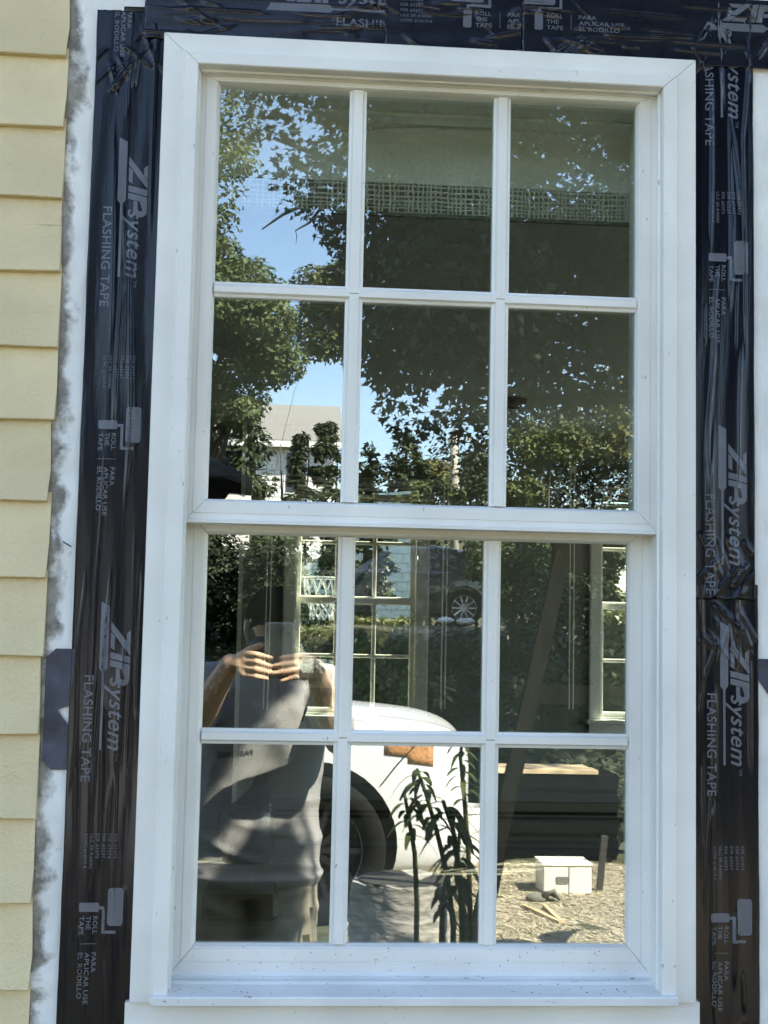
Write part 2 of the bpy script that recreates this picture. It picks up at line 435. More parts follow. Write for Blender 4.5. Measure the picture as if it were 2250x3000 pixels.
for i, z in enumerate(butts):
    o = link_mesh('clapboard', boards_r[i % 3], house); o.location = (XR, -.05 + .0125, z + .004)
hi = [clapboard_mesh(edge_r - EDGE - .004, j * 3.1).mesh('clapboard') for j in range(2)]
for me in hi: me.materials.append(M['siding'])
for i, z in enumerate([q for q in butts if q > 2.6 or q < .85]):
    o = link_mesh('clapboard', hi[i % 2], house); o.location = (edge_r - .002, -.05 + .0125, z + .002)

# house wrap: a wrinkled sheet over the sheathing (left strip, right strip, above, below)
def wrap_sheet(x0, x1, z0, z1, seed, dens=.006):
    nx, nz = max(4, int((x1 - x0) / dens)), max(4, int((z1 - z0) / (dens * 1.8)))
    X, Z = np.meshgrid(np.linspace(x0, x1, nx), np.linspace(z0, z1, nz))
    r = np.random.default_rng(seed)
    h = np.zeros_like(X)
    for k in range(26):
        cx, cz = r.uniform(x0, x1), r.uniform(z0, z1); a = r.choice([0, 0, .3, 1.2, 1.5]) + r.normal(0, .25)
        L, wd = r.uniform(.03, .12), r.uniform(.003, .012)
        u = (X - cx) * math.cos(a) + (Z - cz) * math.sin(a); v = -(X - cx) * math.sin(a) + (Z - cz) * math.cos(a)
        h += r.uniform(.0008, .0042) * np.exp(-(u / L) ** 2 - (v / wd) ** 2)
    h += .0008 * np.sin(X * 60 + 3 * np.sin(Z * 9)) * np.sin(Z * 25 + seed)
    h = .0029 * np.tanh(h / .0029)
    xe = X.copy(); xe[:, 0] += .002 * vnoise(Z[:, 0] * 30, seed); xe[:, -1] += .001 * vnoise(Z[:, 0] * 30, seed + 1)
    mb = MB()
    mb.v = [tuple(p) for p in np.stack([xe.ravel(), (.0225 - np.maximum(h, -.0008)).ravel(), Z.ravel()], 1)]
    mb.f = [(j * nx + i, j * nx + i + 1, (j + 1) * nx + i + 1, (j + 1) * nx + i) for j in range(nz - 1) for i in range(nx - 1)]
    return mb
wrapo = wrap_sheet(EDGE - .004, -.06, .6, 2.6, 3).build('house_wrap', M['wrap'], house, smooth=True, fixn=False)
wrapr = wrap_sheet(.82, edge_r + .03, .6, 2.60, 8).build('house_wrap', M['wrap'], house, smooth=True, fixn=False)
b = wrap_sheet(-.06, .82, 2.42, 2.64, 5, .02).build('house_wrap', M['wrap'], house, smooth=True, fixn=False)
# printed blocks on the wrap: dark chamfered panel with a white diamond cut out of it
def on_plane(poly, y, th=.0008):
    return [(x, y, z) for x, z in poly]
def print_slab(mb, poly, y0, th=.0012):
    return mb.prism(poly, 'y', y0, y0 - th)
pb = MB()
zt_, zb_ = 1.5138, 1.352
print_slab(pb, [(-.1295, zt_ - .012), (-.117, zt_), (-.085, zt_), (-.085, zt_ - .072), (-.1115, 1.4508 - .019), (-.1295, 1.4508 - .019)], .0195)
print_slab(pb, [(-.1295, 1.4508 - .0191), (-.1115, 1.4508 - .0191), (-.085, zt_ - .1195), (-.085, zb_), (-.117, zb_), (-.1295, zb_ + .012)], .0195)
pb.build('wrap_emblem', M['wrap_print'], wrapo)
pb = MB(); print_slab(pb, [(.8505, 1.518), (.93, 1.518), (.93, 1.40), (.868, 1.47), (.8505, 1.495)], .0195)
pb.build('wrap_emblem', M['wrap_print'], wrapr)
pb = MB(); q = MB()
q.prism([(-.1085 + .003 * math.cos(a) * (1 + .3 * math.sin(3 * a)), 1.4535 + .004 * math.sin(a)) for a in np.linspace(0, 6.28, 9)[:-1]], 'y', .0188, .0184)
q.build('nail_hole', M['black'], wrapo)
q = MB(); q.tube([(-.1135, .0185, 1.6585), (-.108, .016, 1.6555), (-.102, .018, 1.652)], .0009, 5); q.build('staple', M['black'], wrapo)
b = MB(); b.prism([(-.3, ZE - .05), (2.8, 4.75), (6.0, ZE - .05), (6.0, ZE + .1), (2.8, 4.92), (-.3, ZE + .1)], 'x', XL - .2, XR + .2)
b2 = MB()
b2.v = [(p[0], p[1], p[2]) for p in b.v]; b2.f = b.f
ro = thing('house_roof', 'low gable roof of the house above the window wall, out of view', 'roof', (0, 2.8, ZE))
b2.build('roof_deck', M['roofing'], ro)

# ---- interior of the room behind the glass
def structure(mb, name, mt, **k): return tag(mb.build(name, mt, **k), kind='structure')
structure(MB().box(-3.0, 5.0, .145, YF + .11, FLOOR - .1, FLOOR).box(-3.0, -.002, YF + .1105, 8.1, FLOOR - .1, FLOOR), 'interior_floor', M['floor'])
structure(MB().box(-3.0, 5.0, .145, YF + .11, CEIL, CEIL + .1).box(-3.0, -.002, YF + .1105, 8.1, CEIL, CEIL + .1), 'interior_ceiling', M['ceiling'])
WX = ((.195, .955), (1.885, 2.645))          # the two far windows
fw = MB()
xs_ = [-.045, WX[0][0] + .028, WX[0][1] - .028, WX[1][0] + .028, WX[1][1] - .028, 5.0]
for a, c in ((0, 1), (2, 3), (4, 5)): fw.box(xs_[a], xs_[c], YF, YF + .116, FLOOR, CEIL)
for a, c in ((1, 2), (3, 4)):
    fw.box(xs_[a], xs_[c], YF, YF + .116, FLOOR, HZ0); fw.box(xs_[a], xs_[c], YF, YF + .116, HZ1, CEIL)
structure(fw, 'interior_far_wall', M['plaster'])
rw = MB(); rw.box(5.0, 5.1, .145, .4, FLOOR, CEIL); rw.box(5.0, 5.1, 5.2, YF + .11, FLOOR, CEIL); rw.box(5.0, 5.1, .4, 5.2, 2.5, CEIL)  # wide opening added, out of view, to let sun brighten the room
structure(rw, 'interior_right_wall', M['plaster'])
structure(MB().box(-3.1, -3.0, .145, 9, FLOOR, CEIL), 'interior_left_wall', M['dark_plaster'])
structure(MB().box(-3.0, -.045, 8.0, 8.1, FLOOR, CEIL), 'interior_alcove_wall', M['dark_plaster'])
structure(MB().box(-.045, -.0, YF + .117, 8.0, FLOOR, CEIL), 'interior_alcove_side_wall', M['dark_plaster'])
nw = MB()
for x0, x1, z0, z1 in ((-3, HX0, FLOOR, CEIL), (HX1, 5, FLOOR, CEIL), (HX0, HX1, FLOOR, HZ0), (HX0, HX1, HZ1, CEIL)):
    nw.box(x0, x1, .141, .150, z0, z1)
structure(nw, 'interior_near_wall', M['plaster'])
sh = MB()                                     # outside skin of the rear of the house
xs_ = [-.0, WX[0][0] + .028, WX[0][1] - .028, WX[1][0] + .028, WX[1][1] - .028, XR]
for a, c in ((0, 1), (2, 3), (4, 5)): sh.box(xs_[a], xs_[c], YF + .117, YF + .135, -.1, ZE)
for a, c in ((1, 2), (3, 4)):
    sh.box(xs_[a], xs_[c], YF + .117, YF + .135, -.1, HZ0); sh.box(xs_[a], xs_[c], YF + .117, YF + .135, HZ1, ZE)
structure(sh, 'rear_wall', M['siding'])
structure(MB().box(-.068, -.046, YF - .018, YF + .118, FLOOR, CEIL), 'wall_corner_bead', M['white_paint'])

# ================================================================== THE WINDOW
def member(mb, side, out, wd, prof, gap=.0004):
    """one mitred stick of a frame. out = x0,x1,z0,z1; wd = widths left,right,top,bottom; prof = closed (t, y)"""
    x0, x1, z0, z1 = out; L, R, T, B = wd; e0, e1 = [], []
    for t, y in prof:
        if side == 'L': e0.append((x0 + t * L, y, z0 + t * B + (gap if B else 0))); e1.append((x0 + t * L, y, z1 - t * T - gap))
        if side == 'R': e0.append((x1 - t * R, y, z0 + t * B + (gap if B else 0))); e1.append((x1 - t * R, y, z1 - t * T - gap))
        if side == 'T': e0.append((x0 + t * L + gap, y, z1 - t * T)); e1.append((x1 - t * R - gap, y, z1 - t * T))
        if side == 'B': e0.append((x0 + t * L + gap, y, z0 + t * B)); e1.append((x1 - t * R - gap, y, z0 + t * B))
    return mb.loft([e0, e1])

def sash_prof(yf, yg, yb):
    return [(0, yb), (0, yf), (.36, yf), (.375, yf + .0013), (.405, yf + .0013), (.42, yf), (.85, yf), (.87, yf + .0022), (.90, yf + .0025),
            (1.0, yg - .0035), (1.0, yg + .0035), (.86, yb), ]

def muntin_prof(yg, w):
    h = w / 2
    return [(-h, yg - .0032), (-h, yg - .0055), (-h + .0035, yg - .0075), (-h + .0060, yg - .0115), (h - .0060, yg - .0115), (h - .0035, yg - .0075), (h, yg - .0055), (h, yg - .0032),
            (h, yg + .0032), (h - .005, yg + .0105), (-h + .005, yg + .0105), (-h, yg + .0032)]

def make_window():
    root = thing('double_hung_window', 'new white vinyl six-over-six window framed by black tape, nearest the viewer', 'window', (0, 0, ZT),
                 'six-over-six sash windows')
    z = lambda d: ZT - d
    vin = M['vinyl']
    # casing: flat, bevel, raised band, reveal with its track
    prof = [(0, .0235), (0, .0012), (.02, 0), (.53, 0), (.59, -.0045), (.62, -.0090), (.97, -.0095), (1.0, -.0075), (1.0, .0100), (1.05, .0108), (1.05, .0165), (1.0, .0172), (1.0, .128), (.62, .128), (.62, .0235)]
    for s in 'LRT':
        mb = MB(); member(mb, s, (0, W_, z(1.3226), ZT), (.05, .05, .047, 0), prof)
        mb.build('casing', vin, root)
    # sill: sloped tread, drip groove, nosing
    sp = [(.128, z(1.290)), (.100, z(1.290)), (.098, z(1.2945)), (.062, z(1.2985)), (.060, z(1.3030)), (.052, z(1.3035)), (.0505, z(1.3120)), (.0400, z(1.3125)), (.0385, z(1.3035)), (.034, z(1.3040)),
          (.030, z(1.3070)), (-.017, z(1.3105)), (-.019, z(1.3125)), (-.019, z(1.3215)), (-.017, z(1.3225)), (.02, z(1.3225)), (.128, z(1.33))]
    mb = MB(); mb.prism(sp, 'x', .0310, W_ - .0300); sl = mb.build('sill', M['vinyl_sill'], root)
    mb = MB(); r = random.Random(4)             # grit caught in the drip groove
    for k in range(380):
        x = r.choice([r.uniform(.06, .7), r.gauss(.30, .03), r.gauss(.42, .04), r.gauss(.62, .05)]); s = r.uniform(.0006, .0020)
        if .05 < x < .70: mb.ball((x, r.uniform(.041, .053), z(1.3108)), s * 1.2, 5, (1.6, 1, .8))
    for k in range(45): mb.ball((r.uniform(.05, .71), r.uniform(-.012, .03), z(1.3085 + r.uniform(-.001, .0006))), r.uniform(.0003, .0010), 5, (1.4, 1, .6))
    for k in range(60): mb.ball((r.uniform(.06, .70), .0612 + r.uniform(0, .001), z(r.uniform(1.264, 1.297))), r.uniform(.0003, .0009), 5)
    tag(mb.build('grit', M['black'], sl), kind='stuff')
    mb = MB(); mb.box(-.006, W_ + .006, .004, .0235, z(1.3235 + .075), z(1.3232))
    mb.box(-.006, W_ + .006, .001, .0038, z(1.352 + .055), z(1.352)); mb.build('apron', vin, root)
    # two sashes
    for nm, ox, topd, tin, bin_, botd, yf, yg, yb in (('upper_sash', .046, .0435, .059, .652, .686, .024, .0380, .056),
                                                        ('lower_sash', .0475, .664, .698, 1.262, 1.3005, .062, .0760, .094)):
        sa = group_part(nm, root)
        gl = .079
        out = (ox, W_ - ox, z(botd), z(topd)); wd = (gl - ox, gl - ox, tin - topd, botd - bin_)
        for s in 'LRTB':
            mb = MB(); member(mb, s, out, wd, sash_prof(yf, yg, yb))
            if nm == 'upper_sash' and s == 'B':
                mb.prism([(yf - .006, z(.6815)), (yf - .006, z(.6862)), (yf + .02, z(.6870)), (yf + .02, z(.6800)), (yf - .0002, z(.6800)), (yf - .0012, z(.6808))], 'x', ox + .001, W_ - ox - .001)
            mb.build('rail' if s in 'TB' else 'stile', vin, sa)
        mw = .0245; pw = (W_ - 2 * gl - 2 * mw) / 3
        zm = (z(tin) + z(bin_)) / 2
        xm = [gl + pw + mw / 2, gl + 2 * pw + mw * 1.5]
        for x in xm:
            for zz0, zz1 in ((z(bin_), zm - .0005), (zm + .0005, z(tin))):
                mb = MB(); mb.prism([(x + a, y) for a, y in muntin_prof(yg, mw)], 'z', zz0, zz1); mb.build('muntin', vin, sa)
        ends = [gl, gl + pw, gl + pw + mw, gl + 2 * pw + mw, gl + 2 * pw + 2 * mw, W_ - gl]
        hp = [(y, zm + a) for a, y in muntin_prof(yg, .0215)]
        for k in range(3):
            mb = MB(); x0, x1 = ends[2 * k], ends[2 * k + 1]
            ra = [(x0 - (.006 if k else 0) * (1 if 2 < i < 6 else 0), y, zz) for i, (y, zz) in enumerate(hp)]
            rb = [(x1 + (.006 if k < 2 else 0) * (1 if 2 < i < 6 else 0), y, zz) for i, (y, zz) in enumerate(hp)]
            mb.loft([ra, rb]); mb.build('muntin', vin, sa)
        for k in range(3):
            for zz0, zz1 in ((z(bin_), zm), (zm, z(tin))):
                mb = MB(); mb.box(ends[2 * k] - .004, ends[2 * k + 1] + .004, yg - .003, yg + .003, zz0 - .004, zz1 + .004)
                mb.build('pane', M['glass'], sa)
    # room side: casing boards and stool
    ip = [(0, .152), (0, .170), (.1, .172), (.85, .168), (1.0, .163), (1.0, .1295), (.93, .1295), (.93, .152)]
    for s in 'LRT':
        mb = MB(); member(mb, s, (-.018, W_ + .018, z(1.30), ZT + .020), (.072, .072, .072, 0), ip); mb.build('interior_casing', M['white_paint'], root)
    MB().box(-.035, W_ + .035, .1285, .205, z(1.322), z(1.3005), .002).build('stool', M['white_paint'], root)
    MB().box(-.018, W_ + .018, .152, .168, z(1.40), z(1.3225), .002).build('interior_apron', M['white_paint'], root)
    return root
win = make_window()
for k, (a, c) in enumerate(WX):
    o = copy_tree(win, (c, YF + .140, ZT), PI)
    o['label'] = ('sash window in the far wall of the room, seen whole through the middle of the glass',
                  'sash window at the right of the far wall, cut off by the near frame')[k]

# ================================================================== FLASHING TAPE
def make_wrinkles(seed, length, width, n, diag=0):
    r = np.random.default_rng(seed); out = []
    for k in range(n):
        L = r.uniform(.06, .45) * min(1, length)
        out.append((r.uniform(.004, width - .004), r.uniform(-.1, length) , L, r.uniform(.0009, .0030), r.uniform(.0008, .0026), r.normal(0, .03), r.uniform(.0, .003), r.uniform(8, 30), r.uniform(0, 6)))
    for k in range(diag):
        L = r.uniform(.02, .07)
        out.append((r.uniform(0, width), r.choice([r.uniform(0, .08), length - r.uniform(0, .10)]), L, r.uniform(.0022, .0042), r.uniform(.0008, .0022), r.normal(0, .7), 0, 10, 0))
    return out

def wr_height(u, v, wr, seed):
    h = .00035 * np.sin(u * 190 + 2 * np.sin(v * 7 + seed)) + .0005 * np.sin(v * 11 + u * 40 + seed) * np.sin(v * 4.3)
    for (u0, v0, L, wd, a, sl, wob, kf, ph) in wr:
        t = (v - v0) / L
        tap = smooth01(t * 4) * smooth01((1 - t) * 4) if True else 1
        c = u0 + sl * (v - v0 - L / 2) + wob * np.sin((v - v0) * kf + ph)
        h = h + a * tap * (np.exp(-((u - c) / wd) ** 2) if ph < 3 else np.exp(-np.abs(u - c) / wd))
    return h

def fit_text(body, s0, t0, length=None, cap=.006, bold=0., shear=0., squeeze=None):
    """lettering laid out in (s, t): s along the tape, t up the letters"""
    cu = bpy.data.curves.new('lettering', 'FONT'); cu.body = body; cu.size = 1; cu.offset = bold; cu.shear = shear; cu.resolution_u = 3; cu.space_character = 1.05
    ob = bpy.data.objects.new('lettering', cu); COL.objects.link(ob)
    bpy.context.view_layer.update()
    me = bpy.data.meshes.new_from_object(ob.evaluated_get(bpy.context.evaluated_depsgraph_get()))
    v = np.array([q.co[:2] for q in me.vertices]); f = [tuple(p.vertices) for p in me.polygons]
    bpy.data.objects.remove(ob); bpy.data.curves.remove(cu); bpy.data.meshes.remove(me)
    capu = .70 + 2 * bold
    sy = cap / capu; sx = length / (v[:, 0].max() - v[:, 0].min()) if length else sy
    return np.stack([s0 + (v[:, 0] - v[:, 0].min()) * sx, t0 + v[:, 1] * sy], 1), f

TXT = {}
def layout(s0):
    """flat print of one repeat of the tape, starting with the bar at s0: list of (verts, faces) in metres"""
    if not TXT:
        sh = []
        def poly(p): sh.append((np.array(p, float), [tuple(range(len(p)))]))
        poly([(-.006, 0), (.0, .0115), (.083, .0115), (.089, .0075), (.193, .0075), (.193, .0042), (.089, .0042), (.084, .0)])
        k = .012 / .027                          # slant of the heavy letters: runs back as it rises
        def sl(p): return [(s + (t - .014) * .45, t) for s, t in p]
        b0, b1 = .014, .041
        poly([(.0355, .0145), (.0560, .0145), (.0595, .0200), (.0405, .0200)])
        poly([(.0210, .0145), (.0330, .0145), (.0665, .0410), (.0540, .0410)])
        poly([(.0365, .0355), (.0470, .0355), (.0525, .0410), (.0320, .0410)])
        poly([(.0620, .0145), (.0705, .0145), (.0770, .0410), (.0680, .0410)])
        poly([(.0725, .0145), (.0810, .0145), (.0872, .0410), (.0785, .0410)])
        poly([(.0851, .0310), (.0873, .0410), (.0985, .0410)] + [(.0990 + .0085 * math.cos(a_), .0318 + .0092 * math.sin(a_)) for a_ in np.linspace(PI / 2, -PI / 2, 8)][1:] + [(.0835, .0226), (.0849, .0280), (.0970, .0285), (.0990, .0318), (.0978, .0345), (.0858, .0345)])
        sh.append(fit_text('system', .096, .0155, .098, .0225, .012, .32))
        sh.append(fit_text('TM', .198, .026, .009, .0045))
        sh.append(fit_text('FLASHING TAPE', .094, -.0185, .1415, .0125, .008))
        for i, tx in enumerate(('ESR #1473', 'ESR #1474', 'ESR #2227', 'ESR #3373', 'ULC ER-R40085', 'CCMC #14019-R')):
            sh.append(fit_text(tx, .304, .029 - i * .0079, .032 if i < 4 else .046, .0042, .0))
        def rr(a, b, c, d, r=.004):
            p = []
            for cx, cy, a0 in ((b - r, d - r, 0), (a + r, d - r, 90), (a + r, c + r, 180), (b - r, c + r, 270)):
                p += [(cx + r * math.cos(math.radians(a0 + q)), cy + r * math.sin(math.radians(a0 + q))) for q in (0, 30, 60, 90)]
            return p
        poly(rr(.375, .4245, .0235, .0440)); poly(rr(.3945, .4065, -.0140, .0120, .002))
        poly([(.3990, .0122), (.3990, .0205), (.4030, .0205), (.4030, .0122)])
        poly([(.4031, .0205), (.4031, .0165), (.4345, .0165), (.4345, .0205)]); poly([(.4346, .0165), (.4346, .0350), (.4306, .0350), (.4306, .0206)])
        for tx, s, t, L in (('ROLL', .412, .0048, .0235), ('THE', .412, -.0040, .0175), ('TAPE', .412, -.0128, .0245), ('PARA', .459, .0048, .0260), ('APLICAR USE', .459, -.0040, .067), ('EL RODILLO', .459, -.0128, .060)):
            sh.append(fit_text(tx, s, t, L, .0062, .016))
        poly([(.4475, -.0128), (.4483, -.0128), (.4483, .0110), (.4475, .0110)])
        TXT['s'] = sh
    return [(v + np.array([s0, 0]), f) for v, f in TXT['s']]

def make_tape(label, horiz, u0, u1, v0, v1, ybase, bars, tbase, seed, nwr, diag, notch=0.0, mt='tape', wscale=1.45):
    """a strip of tape. u runs across, v along. vertical strips: u = world x, v = down from z=v0; horizontal: u = world z, v = world x.
    bars: v positions (metres from the strip start) where a print repeat begins; tbase = u of the print's base line"""
    wd = abs(u1 - u0); ln = abs(v1 - v0)
    wr = make_wrinkles(seed, ln, wd, nwr, diag); wr = [(a, b_, c, d, e * wscale, f, g, h, i) for a, b_, c, d, e, f, g, h, i in wr]
    nu, nv = int(wd / .0012), int(ln / .0028)
    U, Vv = np.meshgrid(np.linspace(0, wd, nu), np.linspace(0, ln, nv))
    H = wr_height(U, Vv, wr, seed)
    Ue = U.copy(); Ue[:, 0] += .0007 * vnoise(Vv[:, 0] * 14, seed); Ue[:, -1] += .0007 * vnoise(Vv[:, 0] * 14, seed + 3)
    Ve = Vv.copy(); Ve[0, :] += .0012 * vnoise(U[0] * 150, seed + 5); Ve[-1, :] += .0016 * vnoise(U[0] * 130, seed + 6)
    def place(u, v, h):
        y = ybase - .0006 - h
        if horiz: return np.stack([v0 + v, y, u0 + u], -1)
        return np.stack([u0 + u, y, v0 - v], -1)
    edge = np.minimum(np.minimum(U, wd - U), np.minimum(Vv, ln - Vv)) < 1e-6
    H = np.where(edge, np.maximum(H * .5, 0), H)
    pos = place(Ue, Ve, H).reshape(-1, 3)
    cen = place(np.array(wd / 2), np.array(ln / 2), np.array(0.)).ravel()
    root = thing('flashing_tape', label, 'flashing tape', (float(cen[0]), ybase, float(cen[2])), 'strips of black flashing tape round the window')
    mb = MB(); mb.v = [tuple(p) for p in pos]
    q = [(j * nu + i, j * nu + i + 1, (j + 1) * nu + i + 1, (j + 1) * nu + i) for j in range(nv - 1) for i in range(nu - 1)]
    mb.f = [f[::-1] for f in q]
    film = mb.build('film', M[mt], root, smooth=True, fixn=False)
    so_ = film.modifiers.new('thickness', 'SOLIDIFY'); so_.thickness = .0006; so_.offset = -1
    # the print lies on the film and follows its creases
    names = ['logo_lettering'] * 9 + ['product_lettering'] + ['approval_lettering'] * 6 + ['roller_icon'] * 5 + ['instruction_lettering'] * 7
    pms = {}
    for s0 in bars:
        for kk, (v, f) in enumerate(layout(s0)):
            pm = pms.setdefault((s0, names[kk]), MB())
            if v[:, 0].max() < .002 or v[:, 0].min() > ln - .002: continue
            bm = bmesh.new()
            vs = [bm.verts.new((a, c, 0)) for a, c in v]
            for fc in f:
                try: bm.faces.new([vs[i] for i in fc])
                except ValueError: pass
            if v[:, 0].min() < .002: bmesh.ops.bisect_plane(bm, geom=bm.verts[:] + bm.edges[:] + bm.faces[:], plane_co=(.002, 0, 0), plane_no=(-1, 0, 0), clear_outer=True)
            if v[:, 0].max() > ln - .003: bmesh.ops.bisect_plane(bm, geom=bm.verts[:] + bm.edges[:] + bm.faces[:], plane_co=(ln - .003, 0, 0), plane_no=(1, 0, 0), clear_outer=True)
            bmesh.ops.triangulate(bm, faces=[fc for fc in bm.faces if len(fc.verts) > 4])
            for it in range(5):
                es = [e for e in bm.edges if e.calc_length() > .0035]
                if not es: break
                bmesh.ops.subdivide_edges(bm, edges=es, cuts=1); bmesh.ops.triangulate(bm, faces=[fc for fc in bm.faces if len(fc.verts) > 4])
            bm.verts.index_update()
            if not bm.verts: bm.free(); continue
            st = np.array([q_.co[:2] for q_ in bm.verts])
            uu = (tbase - u0) + st[:, 1]; vv = st[:, 0]
            hh = wr_height(uu, vv, wr, seed) + .00035
            pp = place(np.clip(uu, .0005, wd - .0005), vv, hh)
            pm.add(pp, [[q_.index for q_ in fc.verts] for fc in bm.faces]); bm.free()
    for (s0, nm), pm in pms.items():
        if pm.v: pm.build(nm, M['print'], root, fixn=False)
    return root
def wx(px, py, y=.02): return float(P(px, py, y)[0])
def wz(px, py, y=.02): return float(P(px, py, y)[2])
zl = wz(295, 1775); xl_ = wx(295, 1850)
PER = .649
TL = 2.412
make_tape('long black flashing tape down the left side of the window, beside cream clapboards', False, -.0960, .004, TL, .93, .0185, [TL - zl - k * PER for k in (-1, 0, 1, 2)], xl_, 5, 26, 26)
zr = wz(2102, 1257); xr_ = wx(2102, 1400)
make_tape('black flashing tape down the upper right side of the window, ending in a ragged lap', False, W_ - .004, .8500, 2.474, 1.600, .0165, [2.474 - zr - k * PER for k in (0, 1)], xr_, 9, 20, 30)
zr2 = wz(2108.6, 1834); xr2 = wx(2108.6, 1950)
make_tape('black flashing tape down the lower right side, lapped under the upper piece', False, W_ - .004, .8545, 1.622, .93, .0185, [1.622 - zr2 - k * PER for k in (0, )], xr2, 14, 18, 26)
zt0 = wz(793, 34); xa = wx(793, 34)
make_tape('short black flashing tape at the upper left above the window, torn at its end', True, ZT - .003, 2.475, -.03, wx(1133, 60), .0158, [xa + .03], zt0, 21, 16, 26, mt='tape_flat', wscale=1.2)
xb = wx(1368, 60) - .4005; zb0 = wz(1368, 58) + .001
make_tape('middle piece of black flashing tape above the window, between two laps', True, ZT - .003, 2.473, wx(1133, 60) - .012, wx(1529, 80), .0172, [xb - wx(1133, 60) + .012], zb0, 22, 12, 14, mt='tape_flat')
xc = wx(1576, 65) - .4005; zc0 = wz(1576, 65)
make_tape('black flashing tape over the upper right corner of the window', True, ZT - .002, 2.478, wx(1529, 80), .90, .0148, [xc - wx(1529, 80) + k * PER for k in (0, 1)], zc0, 24, 16, 26, mt='tape_flat')

# ================================================================== TREES AND PLANTS
LEAF = {
    'maple': np.array([(0, -.1), (.18, -.02), (.5, -.12), (.40, .14), (.62, .38), (.30, .40), (.16, .58), (0, 1.0), (-.16, .58), (-.30, .40), (-.62, .38), (-.40, .14), (-.5, -.12), (-.18, -.02)]),
    'oval': np.array([(0, 0), (.28, .3), (.22, .7), (0, 1.0), (-.22, .7), (-.28, .3)]),
    'lance': np.array([(0, 0), (.13, .25), (.10, .6), (0, 1.0), (-.10, .6), (-.13, .25)]),
    'spray': np.array([(0, 0), (.10, .2), (.32, .5), (.12, .48), (.22, .85), (0, 1.0), (-.2, .8), (-.1, .5), (-.32, .45), (-.1, .2)]),
}

def leaves_mesh(name, centers, normals, size, kind, jitter=.35, droop=.35, seed=0):
    """many separate leaf faces as one mesh (numpy, fast)"""
    r = np.random.default_rng(seed); t = LEAF[kind]; k = len(t); n = len(centers)
    nrm = normals + r.normal(0, jitter, (n, 3)); nrm /= np.linalg.norm(nrm, axis=1)[:, None] + 1e-9
    ax = r.normal(0, 1, (n, 3)); ax[:, 2] -= droop * 2
    ax -= nrm * (ax * nrm).sum(1)[:, None]; ax /= np.linalg.norm(ax, axis=1)[:, None] + 1e-9
    bx = np.cross(nrm, ax); sz = size * r.uniform(.65, 1.25, n)
    fold = np.abs(t[:, 0]) * .35
    pos = centers[:, None, :] + sz[:, None, None] * (bx[:, None, :] * t[None, :, 0, None] + ax[:, None, :] * t[None, :, 1, None] + nrm[:, None, :] * fold[None, :, None])
    me = bpy.data.meshes.new(name)
    me.vertices.add(n * k); me.vertices.foreach_set('co', pos.astype(np.float32).ravel())
    me.loops.add(n * k); me.loops.foreach_set('vertex_index', np.arange(n * k, dtype=np.int32))
    me.polygons.add(n); me.polygons.foreach_set('loop_start', np.arange(0, n * k, k, dtype=np.int32))
    me.polygons.foreach_set('loop_total', np.full(n, k, dtype=np.int32))
    me.update(calc_edges=True); return me

def crown_points(clumps, n, seed, shell=.55):
    r = np.random.default_rng(seed)
    c = np.array([q[:3] for q in clumps], float); rad = np.array([q[3] for q in clumps], float)
    wgt = rad ** 2; wgt /= wgt.sum()
    i = r.choice(len(c), n, p=wgt)
    d = r.normal(0, 1, (n, 3)); d /= np.linalg.norm(d, axis=1)[:, None]
    rr_ = r.uniform(shell ** 3, 1.08, n) ** (1 / 3)
    flat = np.array([1, 1, .72])
    p = c[i] + d * (rad[i] * rr_)[:, None] * flat
    nm = d * .7 + np.array([0, 0, .8])
    return p, nm

def make_tree(name, label, cat, base, clumps, n, size, kind, leafm, barkm='bark', seed=1, trunk=.16, group=None, jitter=.4, droop=.35, limbs=True, lean=(0, 0), shell=.55):
    base = np.array(base, float)
    root = thing(name, label, cat, tuple(base), group)
    p, nm = crown_points(clumps, n, seed, shell)
    me = leaves_mesh('crown', p - base, nm, size, kind, jitter, droop, seed); me.materials.append(M[leafm])
    o = link_mesh('crown', me, root); tag(o, kind='stuff')
    cc = np.array([q[:3] for q in clumps]); top = cc.mean(0); zt = cc[:, 2].max()
    mb = MB(); r = random.Random(seed)
    pts = []
    H = max(.5, zt - base[2])
    for k in range(7):
        t = k / 6
        pts.append((base[0] + (top[0] - base[0]) * t ** 1.4 + r.uniform(-.06, .06) * H * .15 * (0 < k < 6), base[1] + (top[1] - base[1]) * t ** 1.4 + r.uniform(-.06, .06) * H * .15 * (0 < k < 6), base[2] - .05 * (k == 0) + H * .96 * t))
    mb.tube(pts, [trunk * (1.25 if k == 0 else 1) * (1 - k / 6 * .85) for k in range(7)], 9)
    mb.build('trunk', M[barkm], root, smooth=True)
    if limbs:
        idx = list(range(len(clumps))); r.shuffle(idx)
        mb = MB()
        for i in idx[:26]:
            c = np.array(clumps[i][:3]); a = np.array(pts[min(5, max(2, int((c[2] - base[2]) / H * 6) - 1))])
            mid = (a + c) / 2 + np.array([r.uniform(-.1, .1), r.uniform(-.1, .1), .12]) * np.linalg.norm(c - a) * .6
            mb.tube([a, mid, c], [trunk * .32, trunk * .2, trunk * .06], 6)
        mb.build('limbs', M[barkm], root, smooth=True)
    return root

def ellipsoid_clumps(c, rad, n, r0, r1, seed, low=-1):
    r = np.random.default_rng(seed); out = []
    while len(out) < n:
        d = r.normal(0, 1, 3); d /= np.linalg.norm(d)
        if d[2] < low: continue
        q = np.array(c) + d * np.array(rad) * r.uniform(.45, 1.0)
        out.append((*q, r.uniform(r0, r1)))
    return out

def gpt(x, y): return (x, y, float(gz(x, y)))

